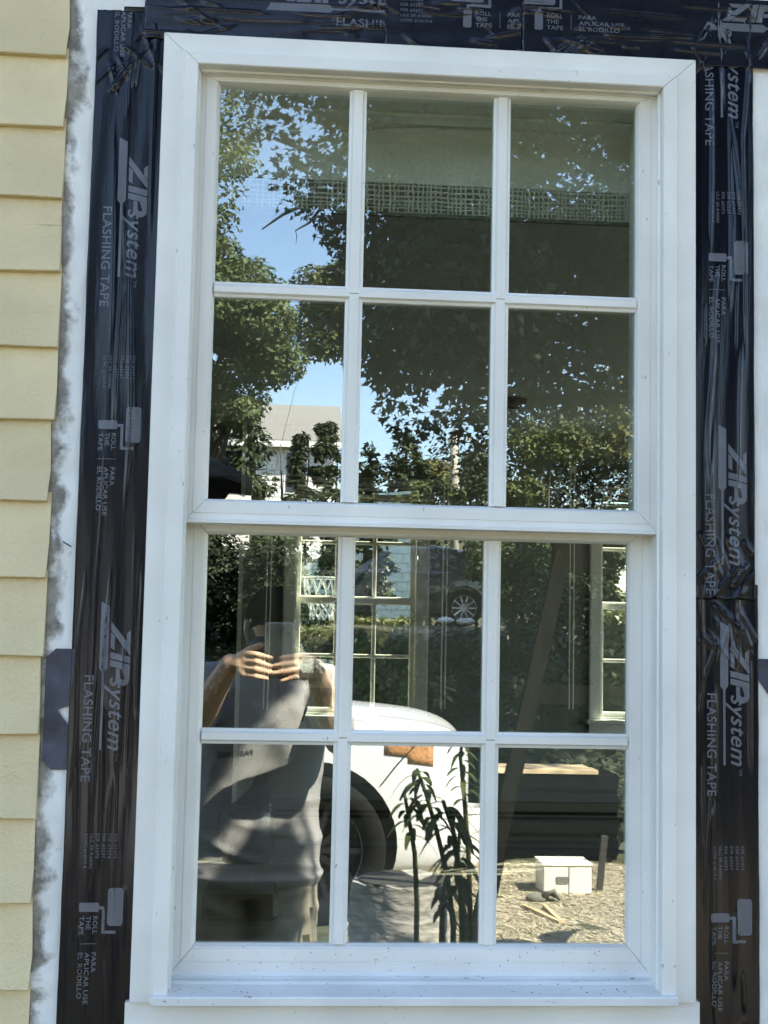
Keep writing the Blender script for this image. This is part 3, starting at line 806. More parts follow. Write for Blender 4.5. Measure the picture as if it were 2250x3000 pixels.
# the big maple close by: dark underside, reaching in from the right
r = np.random.default_rng(77)
cl = []
for k in range(70):
    px, py, d = r.uniform(800, 2100), r.uniform(-250, 760), r.uniform(10.5, 15.5)
    cl.append((*V(px, py, d), r.uniform(.55, .95)))
for k in range(40):
    cl.append((*V(r.uniform(800, 1420), r.uniform(150, 560), r.uniform(11, 15)), r.uniform(.4, .65)))
for k in range(34):
    px, py, d = r.uniform(790, 1380), r.uniform(480, 800), r.uniform(11, 14)
    cl.append((*V(px, py, d), r.uniform(.35, .6)))
for k in range(64):                            # unseen upper canopy, added to keep the low boughs in shade
    cl.append((r.uniform(1.6, 8.2), r.uniform(-10, -4.2), r.uniform(7.6, 9.6), r.uniform(.8, 1.2)))
for px, py, d, q in ((840, 800, 12, .3), (870, 860, 12, .24), (960, 800, 12, .32), (985, 880, 12.2, .22), (1030, 870, 12, .3), (1020, 930, 12.2, .2), (880, 930, 12.5, .2), (925, 915, 12.5, .17), (905, 700, 12, .4), (1000, 740, 12, .4), (1080, 860, 12, .38), (835, 890, 12.5, .14),
                     (1140, 820, 13, .42), (1230, 850, 13, .4), (1330, 820, 13, .4), (770, 620, 12.3, .26), (745, 700, 12.6, .18), (730, 600, 12.6, .2), (760, 520, 12, .3), (790, 560, 12, .3), (748, 640, 12, .18), (712, 690, 12.4, .14), (715, 740, 12.6, .13),
                     (690, 455, 12.5, .17), (740, 450, 12.3, .17), (620, 455, 12.6, .12), (600, 395, 12.4, .16), (660, 400, 12.4, .24), (720, 380, 12.2, .26), (740, 300, 12.2, .28), (615, 345, 12.6, .17), (650, 345, 12.6, .15), (700, 330, 12.4, .2), (560, 270, 12.6, .2), (610, 235, 12.5, .22), (680, 230, 12.5, .26), (740, 220, 12.4, .24), (630, 285, 12.5, .16), (590, 300, 12.6, .12), (740, 480, 12.6, .13), (700, 190, 12, .35), (600, 170, 12, .35), (780, 380, 12, .35), (790, 250, 12, .35), (800, 440, 12, .3)):
    cl.append((*V(px, py, d), q))
maple = make_tree('maple_tree', 'large dark shady maple whose leaves hang low in front of the sky', 'tree', gpt(6.2, -11.5), cl, 125000, .082, 'maple', 'leaf_shaded', 'bark_dark', seed=3, trunk=.3, jitter=.5)
mb = MB()                                     # bare twigs that poke out of the maple into the gap of blue sky
def vt(pts, rr, n=6): mb.tube([V(*p) for p in pts], rr, n)
vt([(690, 420, 12.4), (665, 438, 12.5), (640, 452, 12.5), (610, 466, 12.6), (566, 497, 12.7)], [.024, .022, .018, .014, .007])
vt([(700, 440, 12.4), (684, 463, 12.5), (668, 483, 12.5), (638, 500, 12.6)], [.016, .015, .012, .006])
vt([(638, 500, 12.6), (641, 510, 12.6), (639, 530, 12.6)], [.004, .004, .002])
vt([(760, 520, 12.3), (735, 518, 12.4), (715, 510, 12.4), (696, 482, 12.4)], [.014, .012, .007, .003])
vt([(735, 518, 12.4), (705, 520, 12.4), (674, 511, 12.4)], [.01, .006, .003])
vt([(740, 540, 12.4), (725, 538, 12.4), (708, 534, 12.4)], [.006, .005, .002])
vt([(700, 390, 12.3), (720, 378, 12.3), (738, 385, 12.3)], [.006, .006, .003])
mb.build('bare_twigs', M['bark'], maple)

# sunlit maple to the left, and the trees round it
c0 = V(505, 720, 22)
make_tree('sunlit_maple_tree', 'bright green sunlit maple left of the gap of blue sky', 'tree', gpt(c0[0] - .4, c0[1]), ellipsoid_clumps((c0[0] - .75, c0[1], c0[2] - .1), (1.75, 1.8, 1.75), 60, .32, .62, 4) , 38000, .085, 'maple', 'leaf_lit', seed=5, trunk=.2, jitter=.5)
c1 = V(470, 330, 27)
make_tree('tall_ash_tree', 'tall airy dark green tree at the upper left, sky showing through its leaves', 'tree', gpt(c1[0] - 1.2, c1[1]), [(*V(r.uniform(300, 545), r.uniform(120, 640), r.uniform(25, 29)), r.uniform(.3, .75)) for k in range(46)], 9000, .12, 'oval', 'leaf_mid', seed=6, trunk=.2, limbs=False)
make_tree('poplar_tree', 'small rounded tree top in the gap between the sunlit maple and the shady maple', 'tree', gpt(V(560, 700, 40)[0], V(560, 700, 40)[1]), [(*V(r.uniform(655, 760), r.uniform(585, 760), r.uniform(38, 42)), r.uniform(.4, .8)) for k in range(26)], 7000, .17, 'oval', 'leaf_mid', seed=16, trunk=.012, limbs=False)
# dark conifers and shrubs before the far house
def conifer(label, x, y, h, rad, seed, n=5200, leaf='needle', kind='spray', size=.16, droop=.9, group=None, name='conifer_tree', cat='conifer'):
    z0 = float(gz(x, y)); rr_ = random.Random(seed); cl_ = []
    for k in range(34):
        t = (k + .5) / 34; a = rr_.uniform(0, 6.28); q = rad * (1 - t) ** .75 * rr_.uniform(.55, 1.0)
        cl_.append((x + q * math.cos(a), y + q * math.sin(a), z0 + .3 + t * (h - .4), max(.10, rad * rr_.uniform(.25, .6) * (1 - t * .75))))
    return make_tree(name, label, cat, (x, y, z0), cl_, n, size, kind, leaf, seed=seed, trunk=.1, limbs=False, jitter=.35, droop=droop, group=group)
def weeping(label, px, ptop, d, seed, lean):
    q = V(px, ptop, d); g = float(gz(q[0], q[1])); rr_ = random.Random(seed); cl_ = []
    H = q[2] - g
    for k in range(9):                              # arching boughs that hang down
        t = 1 - .11 * k; z0 = g + H * t; a = rr_.uniform(0, 6.28); L = (.10 + .10 * k) * rr_.uniform(.7, 1.2)
        for s_ in range(7):
            u = s_ / 6; cl_.append((q[0] + lean * H * (t - .6) * .15 + math.cos(a) * L * u, q[1] + math.sin(a) * L * u, z0 + .12 * math.sin(u * PI) - u * u * rr_.uniform(.35, .8), rr_.uniform(.06, .13)))
    return make_tree('weeping_spruce', label, 'conifer', (q[0], q[1], g), cl_, 3600, .15, 'spray', 'needle', seed=seed, trunk=.06, limbs=False, jitter=.3, droop=1.6, group='dark spruces before the far house')
weeping('dark weeping spruce whose tip droops before the far white house', 668, 925, 31, 31, 1.0)
weeping('dark spruce at the right edge of the far white house', 727, 922, 33, 32, -.6)
weeping('dark spruce left of the far white house', 620, 948, 29, 33, 1.4)
for lab, px, ptop, d, rad, sd_ in (('broad dark spruce behind the black umbrella', 545, 905, 26, 1.4, 34), ('dark spruce at the far left above the black umbrella', 470, 915, 26, 1.5, 35)):
    q = V(px, ptop, d); conifer(lab, q[0], q[1], q[2] - float(gz(q[0], q[1])), rad, sd_, group='dark spruces before the far house')
for lab, px, ptop, d, rad, sd_ in (('dark pointed yew left in the middle pane, before the blue sky', 800, 955, 34, 1.0, 41), ('tallest dark yew in the middle pane, before the blue sky', 872, 930, 34, 1.3, 42), ('low dark yew beside the small golden tree', 905, 975, 33, .9, 43), ('short dark yew hidden by the muntin, left of the yew row', 762, 985, 34, 1.1, 44)):
    q = V(px, ptop, d); conifer(lab, q[0], q[1], q[2] - float(gz(q[0], q[1])), rad, sd_, n=5200, size=.22, droop=.1, group='dark yews before the sky', name='yew_tree', cat='yew')
def bush(label, px, py, d, rad, n, size, leaf, seed, kind='oval', name='shrub', cat='shrub', ncl=16, group=None):
    q = V(px, py, d); g = float(gz(q[0], q[1]))
    cl_ = [c for c in ellipsoid_clumps((q[0], q[1], q[2]), (rad[0], rad[0], rad[1]), ncl, rad[1] * .32, rad[1] * .6, seed)]
    return make_tree(name, label, cat, (q[0], q[1], g), cl_, n, size, kind, leaf, seed=seed, trunk=.05, limbs=False, group=group)
bush('small yellow-green tree left of the utility pole', 940, 1022, 40, (.6, .45), 2600, .15, 'leaf_gold', 51, name='small_tree', cat='small tree')
bush('olive green tree right of the utility pole', 1030, 1045, 38, (.55, 1.0), 3400, .15, 'leaf_mid', 52, name='small_tree', cat='small tree')
bush('grey-green shrub at the foot of the utility pole', 930, 1075, 30, (.75, .4), 2600, .12, 'leaf_mid', 53)
bush('pale sunlit tree at the right in the upper sash', 1185, 955, 24, (.8, .55), 2600, .10, 'leaf_mid', 54, name='small_tree', cat='small tree')
bush('dull green tree low at the right in the upper sash', 1120, 1070, 22, (.5, .35), 1800, .11, 'leaf_mid', 55, name='small_tree', cat='small tree')
bush('broad dark tree low at the right in the upper sash', 1240, 1065, 27, (2.5, 2.0), 18000, .13, 'leaf_shaded', 60, name='small_tree', cat='small tree', ncl=30)
bush('yellow leafed tree at the right edge of the glass', 1368, 800, 19, (.34, 1.3), 2600, .11, 'leaf_gold', 56, name='small_tree', cat='small tree')
bush('bright green sunlit shrub right of the dark parked car', 1130, 1215, 19, (.85, .55), 5200, .09, 'leaf_lit', 57)
bush('small shrub with sunlit tips above white stones', 1105, 1290, 18, (.55, .3), 2600, .07, 'leaf_mid', 58)
bush('dark shrub right of the timber brace', 1300, 1300, 18, (1.0, 1.0), 6000, .09, 'leaf_shaded', 59)

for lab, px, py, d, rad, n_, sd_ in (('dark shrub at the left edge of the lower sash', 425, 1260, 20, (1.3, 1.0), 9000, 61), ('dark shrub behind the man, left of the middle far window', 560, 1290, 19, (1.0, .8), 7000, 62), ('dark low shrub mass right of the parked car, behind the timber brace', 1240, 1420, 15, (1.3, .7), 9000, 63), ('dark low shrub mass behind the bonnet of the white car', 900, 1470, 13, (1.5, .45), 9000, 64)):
    bush(lab, px, py, d, rad, n_, .085, 'leaf_shaded', sd_, ncl=26, group='dark shrubs in shade')
# unseen leaf clumps, added toward the sun to shade the man
S4 = np.array(SUN) * 4.2
cl = [(*(np.array(p) + S4), q) for p, q in (((.155, -2.04, 1.61), .18), ((.155, -2.04, 1.56), .15), ((.135, -2.05, 1.50), .10), ((.05, -2.06, 1.31), .08), ((-.05, -2.06, 1.15), .07), ((-.2, -2.1, 1.15), .10), ((.02, -2.1, .66), .11), ((.02, -2.1, .52), .12), ((-.12, -2.08, .84), .05))]
make_tree('sun_blocker_tree', 'unseen young tree added near the house corner to shade the man', 'tree', (3.3, -.75, 0), cl, 5200, .055, 'oval', 'leaf_mid', seed=91, trunk=.05, shell=.05, limbs=False)

# ================================================================== THINGS BEHIND THE VIEWER (seen in the glass)
# ---- far white house
q = V(620, 1000, 45); gx, gy = q[0], q[1]; g0 = float(gz(gx, gy))
ridge, eave, xr = V(700, 883, 48)[2], V(700, 962, 45)[2], V(741, 930, 45)[0]
hs = thing('white_house', 'white house with a pale grey roof high across the street, half hidden by spruces', 'house', (xr - 4.5, gy - 3.5, g0))
MB().box(xr - 9, xr - .25, gy - 7, gy, g0 - 1, eave).build('wall', M['stucco'], hs)
b = MB(); b.prism([(gy + .5, eave - .1), (gy - 3.5, ridge), (gy - 7.5, eave - .1), (gy - 7.5, eave + .05), (gy - 3.5, ridge + .18), (gy + .5, eave + .08)], 'x', xr - 9.4, xr)
b.build('roof', M['roofing'], hs)
MB().box(xr - 9.4, xr, gy + .45, gy + .52, eave - .16, eave + .04).build('fascia', M['white_paint'], hs)
MB().box(xr - .06, xr + .04, gy - .2, gy + .5, eave - .12, eave + .07).build('gable_trim', M['white_paint'], hs)
wxx = V(640, 1020, 45)
for dx in (0, -2.2, -4.4):
    f = MB().box(wxx[0] - .42 + dx, wxx[0] + .42 + dx, gy, gy + .05, wxx[2] - .75, wxx[2] + .75).build('window', M['white_paint'], hs)
    for s_ in (0, 1): MB().box(wxx[0] - .34 + dx, wxx[0] + .34 + dx, gy + .052, gy + .07, wxx[2] - .68 + s_ * .70, wxx[2] - .04 + s_ * .70).build('pane', M['car_glass'], f)
for k in range(14):
    MB().box(xr - 9.0, xr - .26, gy + .002, gy + .03, g0 + .2 + k * .3, g0 + .46 + k * .3).build('siding_board', M['stucco'], hs)
q = V(512, 1072, 24)
sh_ = thing('white_shed', 'small white clapboard shed front below the edge of the black umbrella', 'shed', (q[0], q[1], float(gz(q[0], q[1]))))
g1 = float(gz(q[0], q[1]))
MB().box(q[0] - .24, q[0] + .22, q[1] - 1.4, q[1], g1 - .2, q[2] + .12).build('wall', M['stucco'], sh_)
for k in range(max(2, int((q[2] + .1 - g1) / .11))): MB().box(q[0] - .25, q[0] + .23, q[1] + .001, q[1] + .02 + .004, g1 + k * .11, g1 + .1 + k * .11).build('siding_board', M['stucco'], sh_)
b = MB(); b.prism([(q[0] - .26, q[2] + .13), (q[0], q[2] + .2), (q[0] + .24, q[2] + .13), (q[0] + .24, q[2] + .15), (q[0], q[2] + .23), (q[0] - .26, q[2] + .15)], 'y', q[1] - 1.5, q[1] + .1); b.build('roof', M['roofing'], sh_)
# ---- utility pole with its wires
q = V(984, 1068, 36); t_ = V(979, 938, 36)
po = thing('utility_pole', 'grey wooden utility pole with a curved street lamp arm and wires', 'utility pole', (q[0], q[1], float(gz(q[0], q[1]))))
MB().tube([(q[0], q[1], gz(q[0], q[1]) - .2), (q[0] - .01, q[1], q[2]), tuple(t_)], [.14, .13, .10], 10).build('post', M['pole'], po, smooth=True)
a_ = V(981, 960, 36); MB().tube([a_, a_ + np.array([.2, 0, .12]), a_ + np.array([.45, 0, .15]), a_ + np.array([.72, 0, .05])], .028, 6).build('lamp_arm', M['pole'], po)
l_ = a_ + np.array([.8, 0, 0.0]); MB().ball(tuple(l_), .14, 10, (1.3, .8, .6)).build('lamp_head', M['fence'], po, smooth=True)
for k, (pa, pb, dd) in enumerate((((979, 950), (880, 992), 36), ((979, 958), (860, 1010), 37), ((980, 946), (1060, 985), 30), ((980, 955), (1075, 1012), 30), ((981, 975), (790, 1003), 36), ((980, 968), (1080, 1030), 28))):
    A = V(*pa, 36); B = V(*pb, dd); pts = [A + (B - A) * t * 2.2 - np.array([0, 0, .35 * math.sin(min(1, t * 1.0) * PI)]) for t in np.linspace(0, 1, 9)]
    MB().tube(pts, .011, 4).build('wire', M['black'], po)
# ---- black parasol at the left
tip = V(545, 1051, 11); ap = np.array([tip[0] - 1.75, tip[1], tip[2] + .78])
um = thing('patio_umbrella', 'black patio umbrella at the lower left of the upper sash', 'umbrella', (ap[0], ap[1], 0))
b = MB(); n8 = 8; rings = []
for i in range(9):
    t = i / 8; ring = []
    for k in range(48):
        a = 2 * PI * k / 48; sc_ = 1 - .05 * (1 - abs(math.cos(a * 4)) ** .5) * t
        ring.append((ap[0] + 1.75 * t * sc_ * math.cos(a), ap[1] + 1.75 * t * sc_ * math.sin(a), ap[2] - .72 * t ** 1.15 + .05 * (abs(math.cos(a * 4)) - .6) * t ** 2 * -.6 - (.06 if 0 else 0)))
    rings.append(ring)
rings = [r0 for r0 in rings[0:]]
skirt = [(p[0], p[1], p[2] - .10 - .02 * math.cos(k * PI / 3)) for k, p in enumerate(rings[-1])]
b.loft(rings + [skirt] + [[(p[0] * .995 + ap[0] * .005, p[1] * .995 + ap[1] * .005, p[2]) for p in skirt]] + [[(x, y, z - .012) for x, y, z in r0] for r0 in rings[::-1]], cap=True); b.build('canopy', M['umbrella'], um, smooth=True)
MB().tube([(ap[0], ap[1], 0), (ap[0], ap[1], ap[2] + .06)], .022, 8).build('pole', M['black'], um, smooth=True)
for k in range(8):
    a = 2 * PI * k / 8; MB().obox((ap[0], ap[1], ap[2] - .03), (ap[0] + 1.7 * math.cos(a), ap[1] + 1.7 * math.sin(a), ap[2] - .74), .015, .02).build('rib', M['black'], um)
MB().box(ap[0] - .28, ap[0] + .28, ap[1] - .28, ap[1] + .28, 0, .07, .01).build('base', M['black'], um)

# ---- cars
def make_car(name, label, loc, yaw, paint, zsc=1.0, group=None):
    root = thing(name, label, 'car', loc, group); L0 = np.array(loc)
    cy_, sy_ = math.cos(yaw), math.sin(yaw)
    def T(p): return (L0[0] + p[0] * cy_ - p[1] * sy_, L0[1] + p[0] * sy_ + p[1] * cy_, L0[2] + p[2])
    #        x     w    zb   zs   zr   tw
    st = [(2.30, .42, .34, .68, .73, .30), (2.28, .62, .27, .76, .82, .45), (2.18, .78, .22, .84, .895, .55), (1.94, .855, .19, .885, .935, .60), (1.55, .88, .18, .915, .955, .62), (1.15, .885, .18, .95, 1.0, .64),
          (.84, .885, .18, .965, 1.03, .66), (.72, .885, .18, .97, 1.10, .66), (.30, .885, .18, .975, 1.36, .60), (.05, .885, .18, .98, 1.44, .57), (-.5, .885, .18, .985, 1.475, .57), (-1.1, .88, .18, .99, 1.45, .56), (-1.6, .875, .18, .99, 1.33, .55),
          (-1.95, .86, .2, .98, 1.10, .56), (-2.08, .82, .24, .93, 1.0, .52), (-2.2, .7, .33, .82, .88, .42)]
    rings = []
    for x, w_, zb, zs, zr, tw in st:
        zs *= zsc; zr *= zsc
        h = [(0, zb), (.62 * w_, zb), (.92 * w_, zb + .03), (w_ * .985, zb + .14), (w_, zb + (zs - zb) * .55), (w_ * .985, zs - .06), (w_ * .95, zs), (tw + (w_ * .94 - tw) * .45, zs + (zr - zs) * .62), (tw, zr - .03 - .02 * (zr - zs > .2)), (tw * .55, zr), (0, zr + .012)]
        ring = h + [(-a, c) for a, c in h[-2:0:-1]]
        rings.append([(x, a, c) for a, c in ring])
    mb = MB(); mb.loft(rings)
    loc_mesh = MB(); loc_mesh.v = list(mb.v); loc_mesh.f = list(mb.f)
    body = loc_mesh.build('body', M[paint])               # local frame first
    s = body.modifiers.new('s', 'SUBSURF'); s.levels = 3; s.render_levels = 3
    cut = MB()
    for wxp in (1.42, -1.35):
        for sd_ in (1, -1): cut.tube([(wxp, sd_ * .60, .34 * zsc), (wxp, sd_ * 1.1, .34 * zsc)], .385 * zsc, 40)
    co = cut.build('wheel_arch_cutter', M['black'])
    bo = body.modifiers.new('b', 'BOOLEAN'); bo.operation = 'DIFFERENCE'; bo.object = co; bo.solver = 'EXACT'
    apply_mods(body); bpy.data.objects.remove(co)
    me = body.data
    me.polygons.foreach_set('material_index', [0] * len(me.polygons))
    def patch(nm, mt, test, off=.004, parent=body):
        vs = {}; vv = []; ff = []
        for p in me.polygons:
            c = p.center
            if test(c, p.normal):
                f = []
                for i in p.vertices:
                    if i not in vs:
                        vs[i] = len(vv); q_ = me.vertices[i]; vv.append(tuple(q_.co + q_.normal * off))
                    f.append(vs[i])
                ff.append(f)
        if not ff: return None
        k = MB(); k.v = [T(p) for p in vv]; k.f = ff
        k2 = k
        o = k2.build(nm, M[mt], root, smooth=True, fixn=False)
        sm = o.modifiers.new('thickness', 'SOLIDIFY'); sm.thickness = .006; sm.offset = -1
        return o
    z1, z2 = 1.0 * zsc, 1.385 * zsc
    patch('windscreen', 'car_glass', lambda c, n: .10 < c.x < .80 and abs(c.y) < .60 and c.z > 1.04 * zsc and n.x > .25)
    for a, c_ in ((-.42, .44), (-1.25, -.50)):
        for sd_ in (1, -1): patch('side_window', 'car_glass', lambda c, n: a < c.x < c_ and c.y * sd_ > .45 and z1 + .01 < c.z < z2 - max(0, c.x - .02) * .55)
    patch('rear_window', 'car_glass', lambda c, n: c.x < -1.35 and abs(c.y) < .55 and c.z > 1.08 * zsc and n.x < -.2)
    for sd_ in (1, -1):
        patch('headlight', 'amber' if paint == 'car_white' else 'steel', lambda c, n: 1.78 < c.x < 2.06 and c.y * sd_ > .55 and (.70 + (2.06 - c.x) * .22) * zsc < c.z < .845 * zsc and n.z < .8, .005)
        patch('tail_light', 'lens_red', lambda c, n: c.x < -1.95 and c.y * sd_ > .5 and .72 * zsc < c.z < .93 * zsc, .005)
        k = MB(); k.tube([T((.62, sd_ * .87, 1.0 * zsc)), T((.62, sd_ * .96, 1.02 * zsc))], .02, 6); k.ball(T((.60, sd_ * 1.02, 1.05 * zsc)), .1, 10, (.5 if abs(cy_) > .5 else 1, .9, .65)); k.build('mirror', M[paint], root, smooth=True)
    patch('grille', 'black', lambda c, n: c.x > 2.08 and abs(c.y) < .42 and .5 < c.z < .62, .004)
    patch('lower_grille', 'black', lambda c, n: c.x > 2.02 and abs(c.y) < .5 and .25 < c.z < .38, .004)
    # panel gaps: thin dark lines proud of the paint by a hair
    for nm, pts in (('bonnet_gap', [(1.0, .835, .962), (1.5, .82, .925), (1.86, .77, .885), (2.03, .62, .84)]), ('wing_gap', [(1.77, .862, .62), (1.86, .862, .72), (1.95, .835, .80)]), ('door_gap', [(.72, .887, .95), (.72, .893, .7), (.80, .893, .35)])):
        for sd_ in (1, -1):
            MB().tube([T((x, y * sd_, z * zsc)) for x, y, z in pts], .004, 5).build(nm, M['black'], root)
    for wxp in (1.42, -1.35):
        for sd_ in (1, -1):
            rw = .33 * zsc; yo = sd_ * .83; tw_ = .2
            wl = group_part('wheel', root)
            t = MB(); prof = [(rw * .68, -.09), (rw * .93, -.098), (rw, -.075), (rw, .075), (rw * .93, .098), (rw * .68, .09)]
            ringsw = []
            for k in range(40):
                a = 2 * PI * k / 40; ringsw.append([T((wxp + rr__ * math.cos(a), yo + yy, .34 * zsc + rr__ * math.sin(a) - (.34 - .33) * zsc)) for rr__, yy in prof])
            t.loft(ringsw + [ringsw[0]], cap=False); t.build('tyre', M['rubber'], wl, smooth=True)
            t = MB(); cz_ = .33 * zsc; fy = yo + sd_ * .075
            t.tube([T((wxp, yo - sd_ * .02, cz_)), T((wxp, fy - sd_ * .02, cz_))], rw * .2, 16)
            for k in range(10):
                a = 2 * PI * k / 10; t.obox(T((wxp + rw * .1 * math.cos(a), fy - sd_ * .02, cz_ + rw * .1 * math.sin(a))), T((wxp + rw * .7 * math.cos(a), fy - sd_ * .01, cz_ + rw * .7 * math.sin(a))), .03, .02, up=(0, 1, 0))
            ringsw = []
            for k in range(32):
                a = 2 * PI * k / 32; ringsw.append([T((wxp + rr__ * math.cos(a), yo + yy * sd_, cz_ + rr__ * math.sin(a))) for rr__, yy in ((rw * .64, -.08), (rw * .71, -.08), (rw * .71, .088), (rw * .66, .088))])
            t.loft(ringsw + [ringsw[0]], cap=False); t.build('rim', M['alloy' if paint == 'car_dark' else 'black'], wl, auto=30)
            t = MB(); t.tube([T((wxp, yo - sd_ * .05, cz_)), T((wxp, yo - sd_ * .09, cz_))], rw * .68, 24); t.build('brake_disc', M['black'], wl)
    # body into world place
    for v_ in me.vertices: v_.co = Vector(T(v_.co)) - Vector(loc)
    body.parent = root; ORG[body.name] = np.array(loc)
    me.polygons.foreach_set('use_smooth', [True] * len(me.polygons)); me.set_sharp_from_angle(angle=math.radians(40))
    k = MB(); k.box(-1.9, 1.9, -.72, .72, .24, .7); k.v = [T(p) for p in k.v]; k.build('underbody', M['black'], root)
    return root
make_car('white_car', 'white car parked close behind the viewer, amber headlamp toward the right', (-1.05, -6.0, .0), 0.0, 'car_white', 1.16)
make_car('dark_car', 'dark blue car parked across the street beyond the picket fence', (2.50, -26.0, 1.615), PI, 'car_dark', 1.16)

# ---- picket fence, stones, stepladder, planks, box, log
fx0, fx1, fy = 1.75, 5.6, -17.6
zt = 1.60; g_ = float(gz(0, fy))
pf = thing('picket_fence', 'grey weathered picket fence below the dark parked car', 'fence', (fx0, fy, g_))
for zz in (g_ + .25, zt - .2): MB().box(fx0, fx1, fy + .02, fy + .05, zz, zz + .07).build('rail', M['fence'], pf)
pk = MB(); pk.prism([(-.042, 0), (.042, 0), (.042, zt - g_ - .09), (0, zt - g_), (-.042, zt - g_ - .09)], 'y', -.012, .012); pme = pk.mesh('picket'); pme.materials.append(M['fence'])
for k in range(25):
    o = link_mesh('picket', pme, pf); o.location = (.06 + k * .155, .035 + .03, 0)
for k, (px, py, s) in enumerate(((963, 1340, .08), (1006, 1342, .09), (1090, 1345, .07), (1098, 1347, .06), (1113, 1343, .05), (1076, 1340, .1))):
    q = V(px, py, 18); q[2] = max(q[2], 0)
    mb = MB(); mb.ball((0, 0, 0), s, 9, (1.5, .8, .55)); rr_ = random.Random(k); mb.v = [(x + rr_.uniform(-.15, .15) * s + q[0], y + rr_.uniform(-.15, .15) * s + q[1], z + rr_.uniform(-.1, .1) * s + q[2]) for x, y, z in mb.v]
    o = mb.build('white_stone', M['stucco'], smooth=True)
    tag(o, ('white stone under the left of the dark car', 'white stone under the wheel of the dark car', 'small white stone, left of the pair under the shrub', 'small white stone, right of the pair under the shrub', 'tiny white stone just below the shrub tips', 'pale stone at the left edge of the right pane')[k], 'stone', 'white stones on the bank')
# bank the stones sit on, below the street
b = MB(); xs_ = np.linspace(-14, 16, 40)
b.loft([[(x, -17.72, .55), (x, -18.0, 1.50 + .04 * math.sin(x * 1.7)), (x, -19.3, 1.60), (x, -24.2, 1.60), (x, -24.2, .5)] for x in xs_], cap=True)
tag(b.build('bank', M['ground'], smooth=False), kind='structure')

ld = thing('timber_brace', 'dark leaning timber brace with cross boards darkened as if in shade, right of centre in the glass', 'timber brace', (1.05, -2.9, 0))
tp = V(1222, 1192, 4.7); bt = V(1122, 1640, 4.5); d_ = bt - tp; k_ = (0 - tp[2]) / d_[2]; ft = tp + d_ * k_
MB().obox(tp, ft, .055, .03, up=(0, 1, 0)).build('leaning_board', M['ladder'], ld)
MB().obox(tp + np.array([.0, -.04, -.02]), tuple(V(1006, 2190, 5.25) * np.array([1, 1, 0])), .045, .03, up=(0, 1, 0)).build('rear_strut', M['ladder'], ld)
A = tp + (ft - tp) * .275
MB().box(A[0] + .01, A[0] + .46, A[1] - .045, A[1] - .018, A[2] - .035, A[2] + .03).build('cross_board', M['ladder'], ld)
MB().box(tp[0] - .03, tp[0] + .36, tp[1] - .055, tp[1] - .02, tp[2] - .07, tp[2] + .07).build('top_board', M['ladder'], ld)

# dark crate with sunlit boards on it
d0 = 9.0
A, B = V(1078, 1668, d0), V(1292, 1668, d0); zt = (A[2] + B[2]) / 2
swh = thing('crate', 'dark low crate under the sunlit boards, behind the timber brace', 'crate', ((A[0] + B[0]) / 2, A[1] - .23, 0))
MB().box(A[0] + .05, B[0] + .16, A[1] - .44, A[1] - .05, .0, zt - .0205, .004).build('side_boards', M['matte_black'], swh)
for k in range(4): MB().box(A[0] + .045, B[0] + .165, A[1] - .0495, A[1] - .035, .03 + k * zt * .25, .02 + (k + .9) * zt * .235).build('slat', M['matte_black'], swh)
for k, (w0, w1, h, lab) in enumerate(((-.42, -.22, .022, 'sunlit cream board lying on the dark crate, rear one'), (-.21, -.02, .020, 'sunlit cream board with a brown edge lying at the front of the dark crate'))):
    o = MB().box(A[0] - .03 * k, B[0] + .02 * k, A[1] + w0, A[1] + w1, zt - .020, zt + h * .4, .002).build('board', M['oak']); tag(o, lab, 'board', 'boards on the dark crate')

g1 = V(1235, 1893, 7.8)
bx_ = thing('plastic_box', 'small white plastic box with a grey drawer label standing on sunlit straw', 'box', (g1[0], g1[1], 0))
MB().box(g1[0] - .16, g1[0] + .13, g1[1] - .24, g1[1], 0.0, .175, .008).build('shell', M['ceramic'], bx_)
MB().box(g1[0] - .165, g1[0] + .135, g1[1] - .245, g1[1] + .005, .1755, .19, .003).build('lid', M['ceramic'], bx_)
MB().box(g1[0] - .08, g1[0] - .01, g1[1] + .0005, g1[1] + .006, .075, .115, .001).build('label_plate', M['alloy'], bx_)
MB().box(g1[0] - .006, g1[0] - .003, g1[1] + .0002, g1[1] + .003, .01, .17).build('seam', M['black'], bx_)
for xx in (-.14, .09): MB().box(g1[0] + xx, g1[0] + xx + .035, g1[1] + .0005, g1[1] + .01, .0, .018, .002).build('foot', M['black'], bx_)
q = V(1165, 1880, 7.6)
sk = thing('crumpled_glove', 'crumpled grey work glove on the straw left of the white box', 'glove', (q[0], q[1], 0))
b = MB(); b.ball((q[0], q[1], .03), .06, 12, (1.15, .8, .5))
for k in range(4): b.tube([(q[0] + .03, q[1] + .02 * k - .03, .05), (q[0] + .09, q[1] + .025 * k - .03, .05 + .01 * k), (q[0] + .12, q[1] + .03 * k - .03, .03)], [.016, .016, .01], 7)
b.build('glove_body', M['fabric_dark'], sk, smooth=True)
for k, (pa, pb) in enumerate((((1135, 1890), (1215, 1903)), ((1180, 1898), (1218, 1912)))):
    A, B = V(*pa, 7.4), V(*pb, 7.0); A[2] = .03; B[2] = .025
    o = MB().obox(A, B, .02, .012).build('wood_lath', M['oak']); tag(o, ('longer thin wood lath lying on the straw left of the box', 'shorter thin wood lath lying on the straw nearer the viewer')[k], 'lath', 'laths on the straw')
q = V(1298, 1865, 7.9)
o = MB().obox((q[0], q[1], -.02), (q[0] + .03, q[1] + .02, .34), .035, .03).build('stake', M['old_wood']); tag(o, 'short grey wooden stake leaning beside the white box', 'stake')

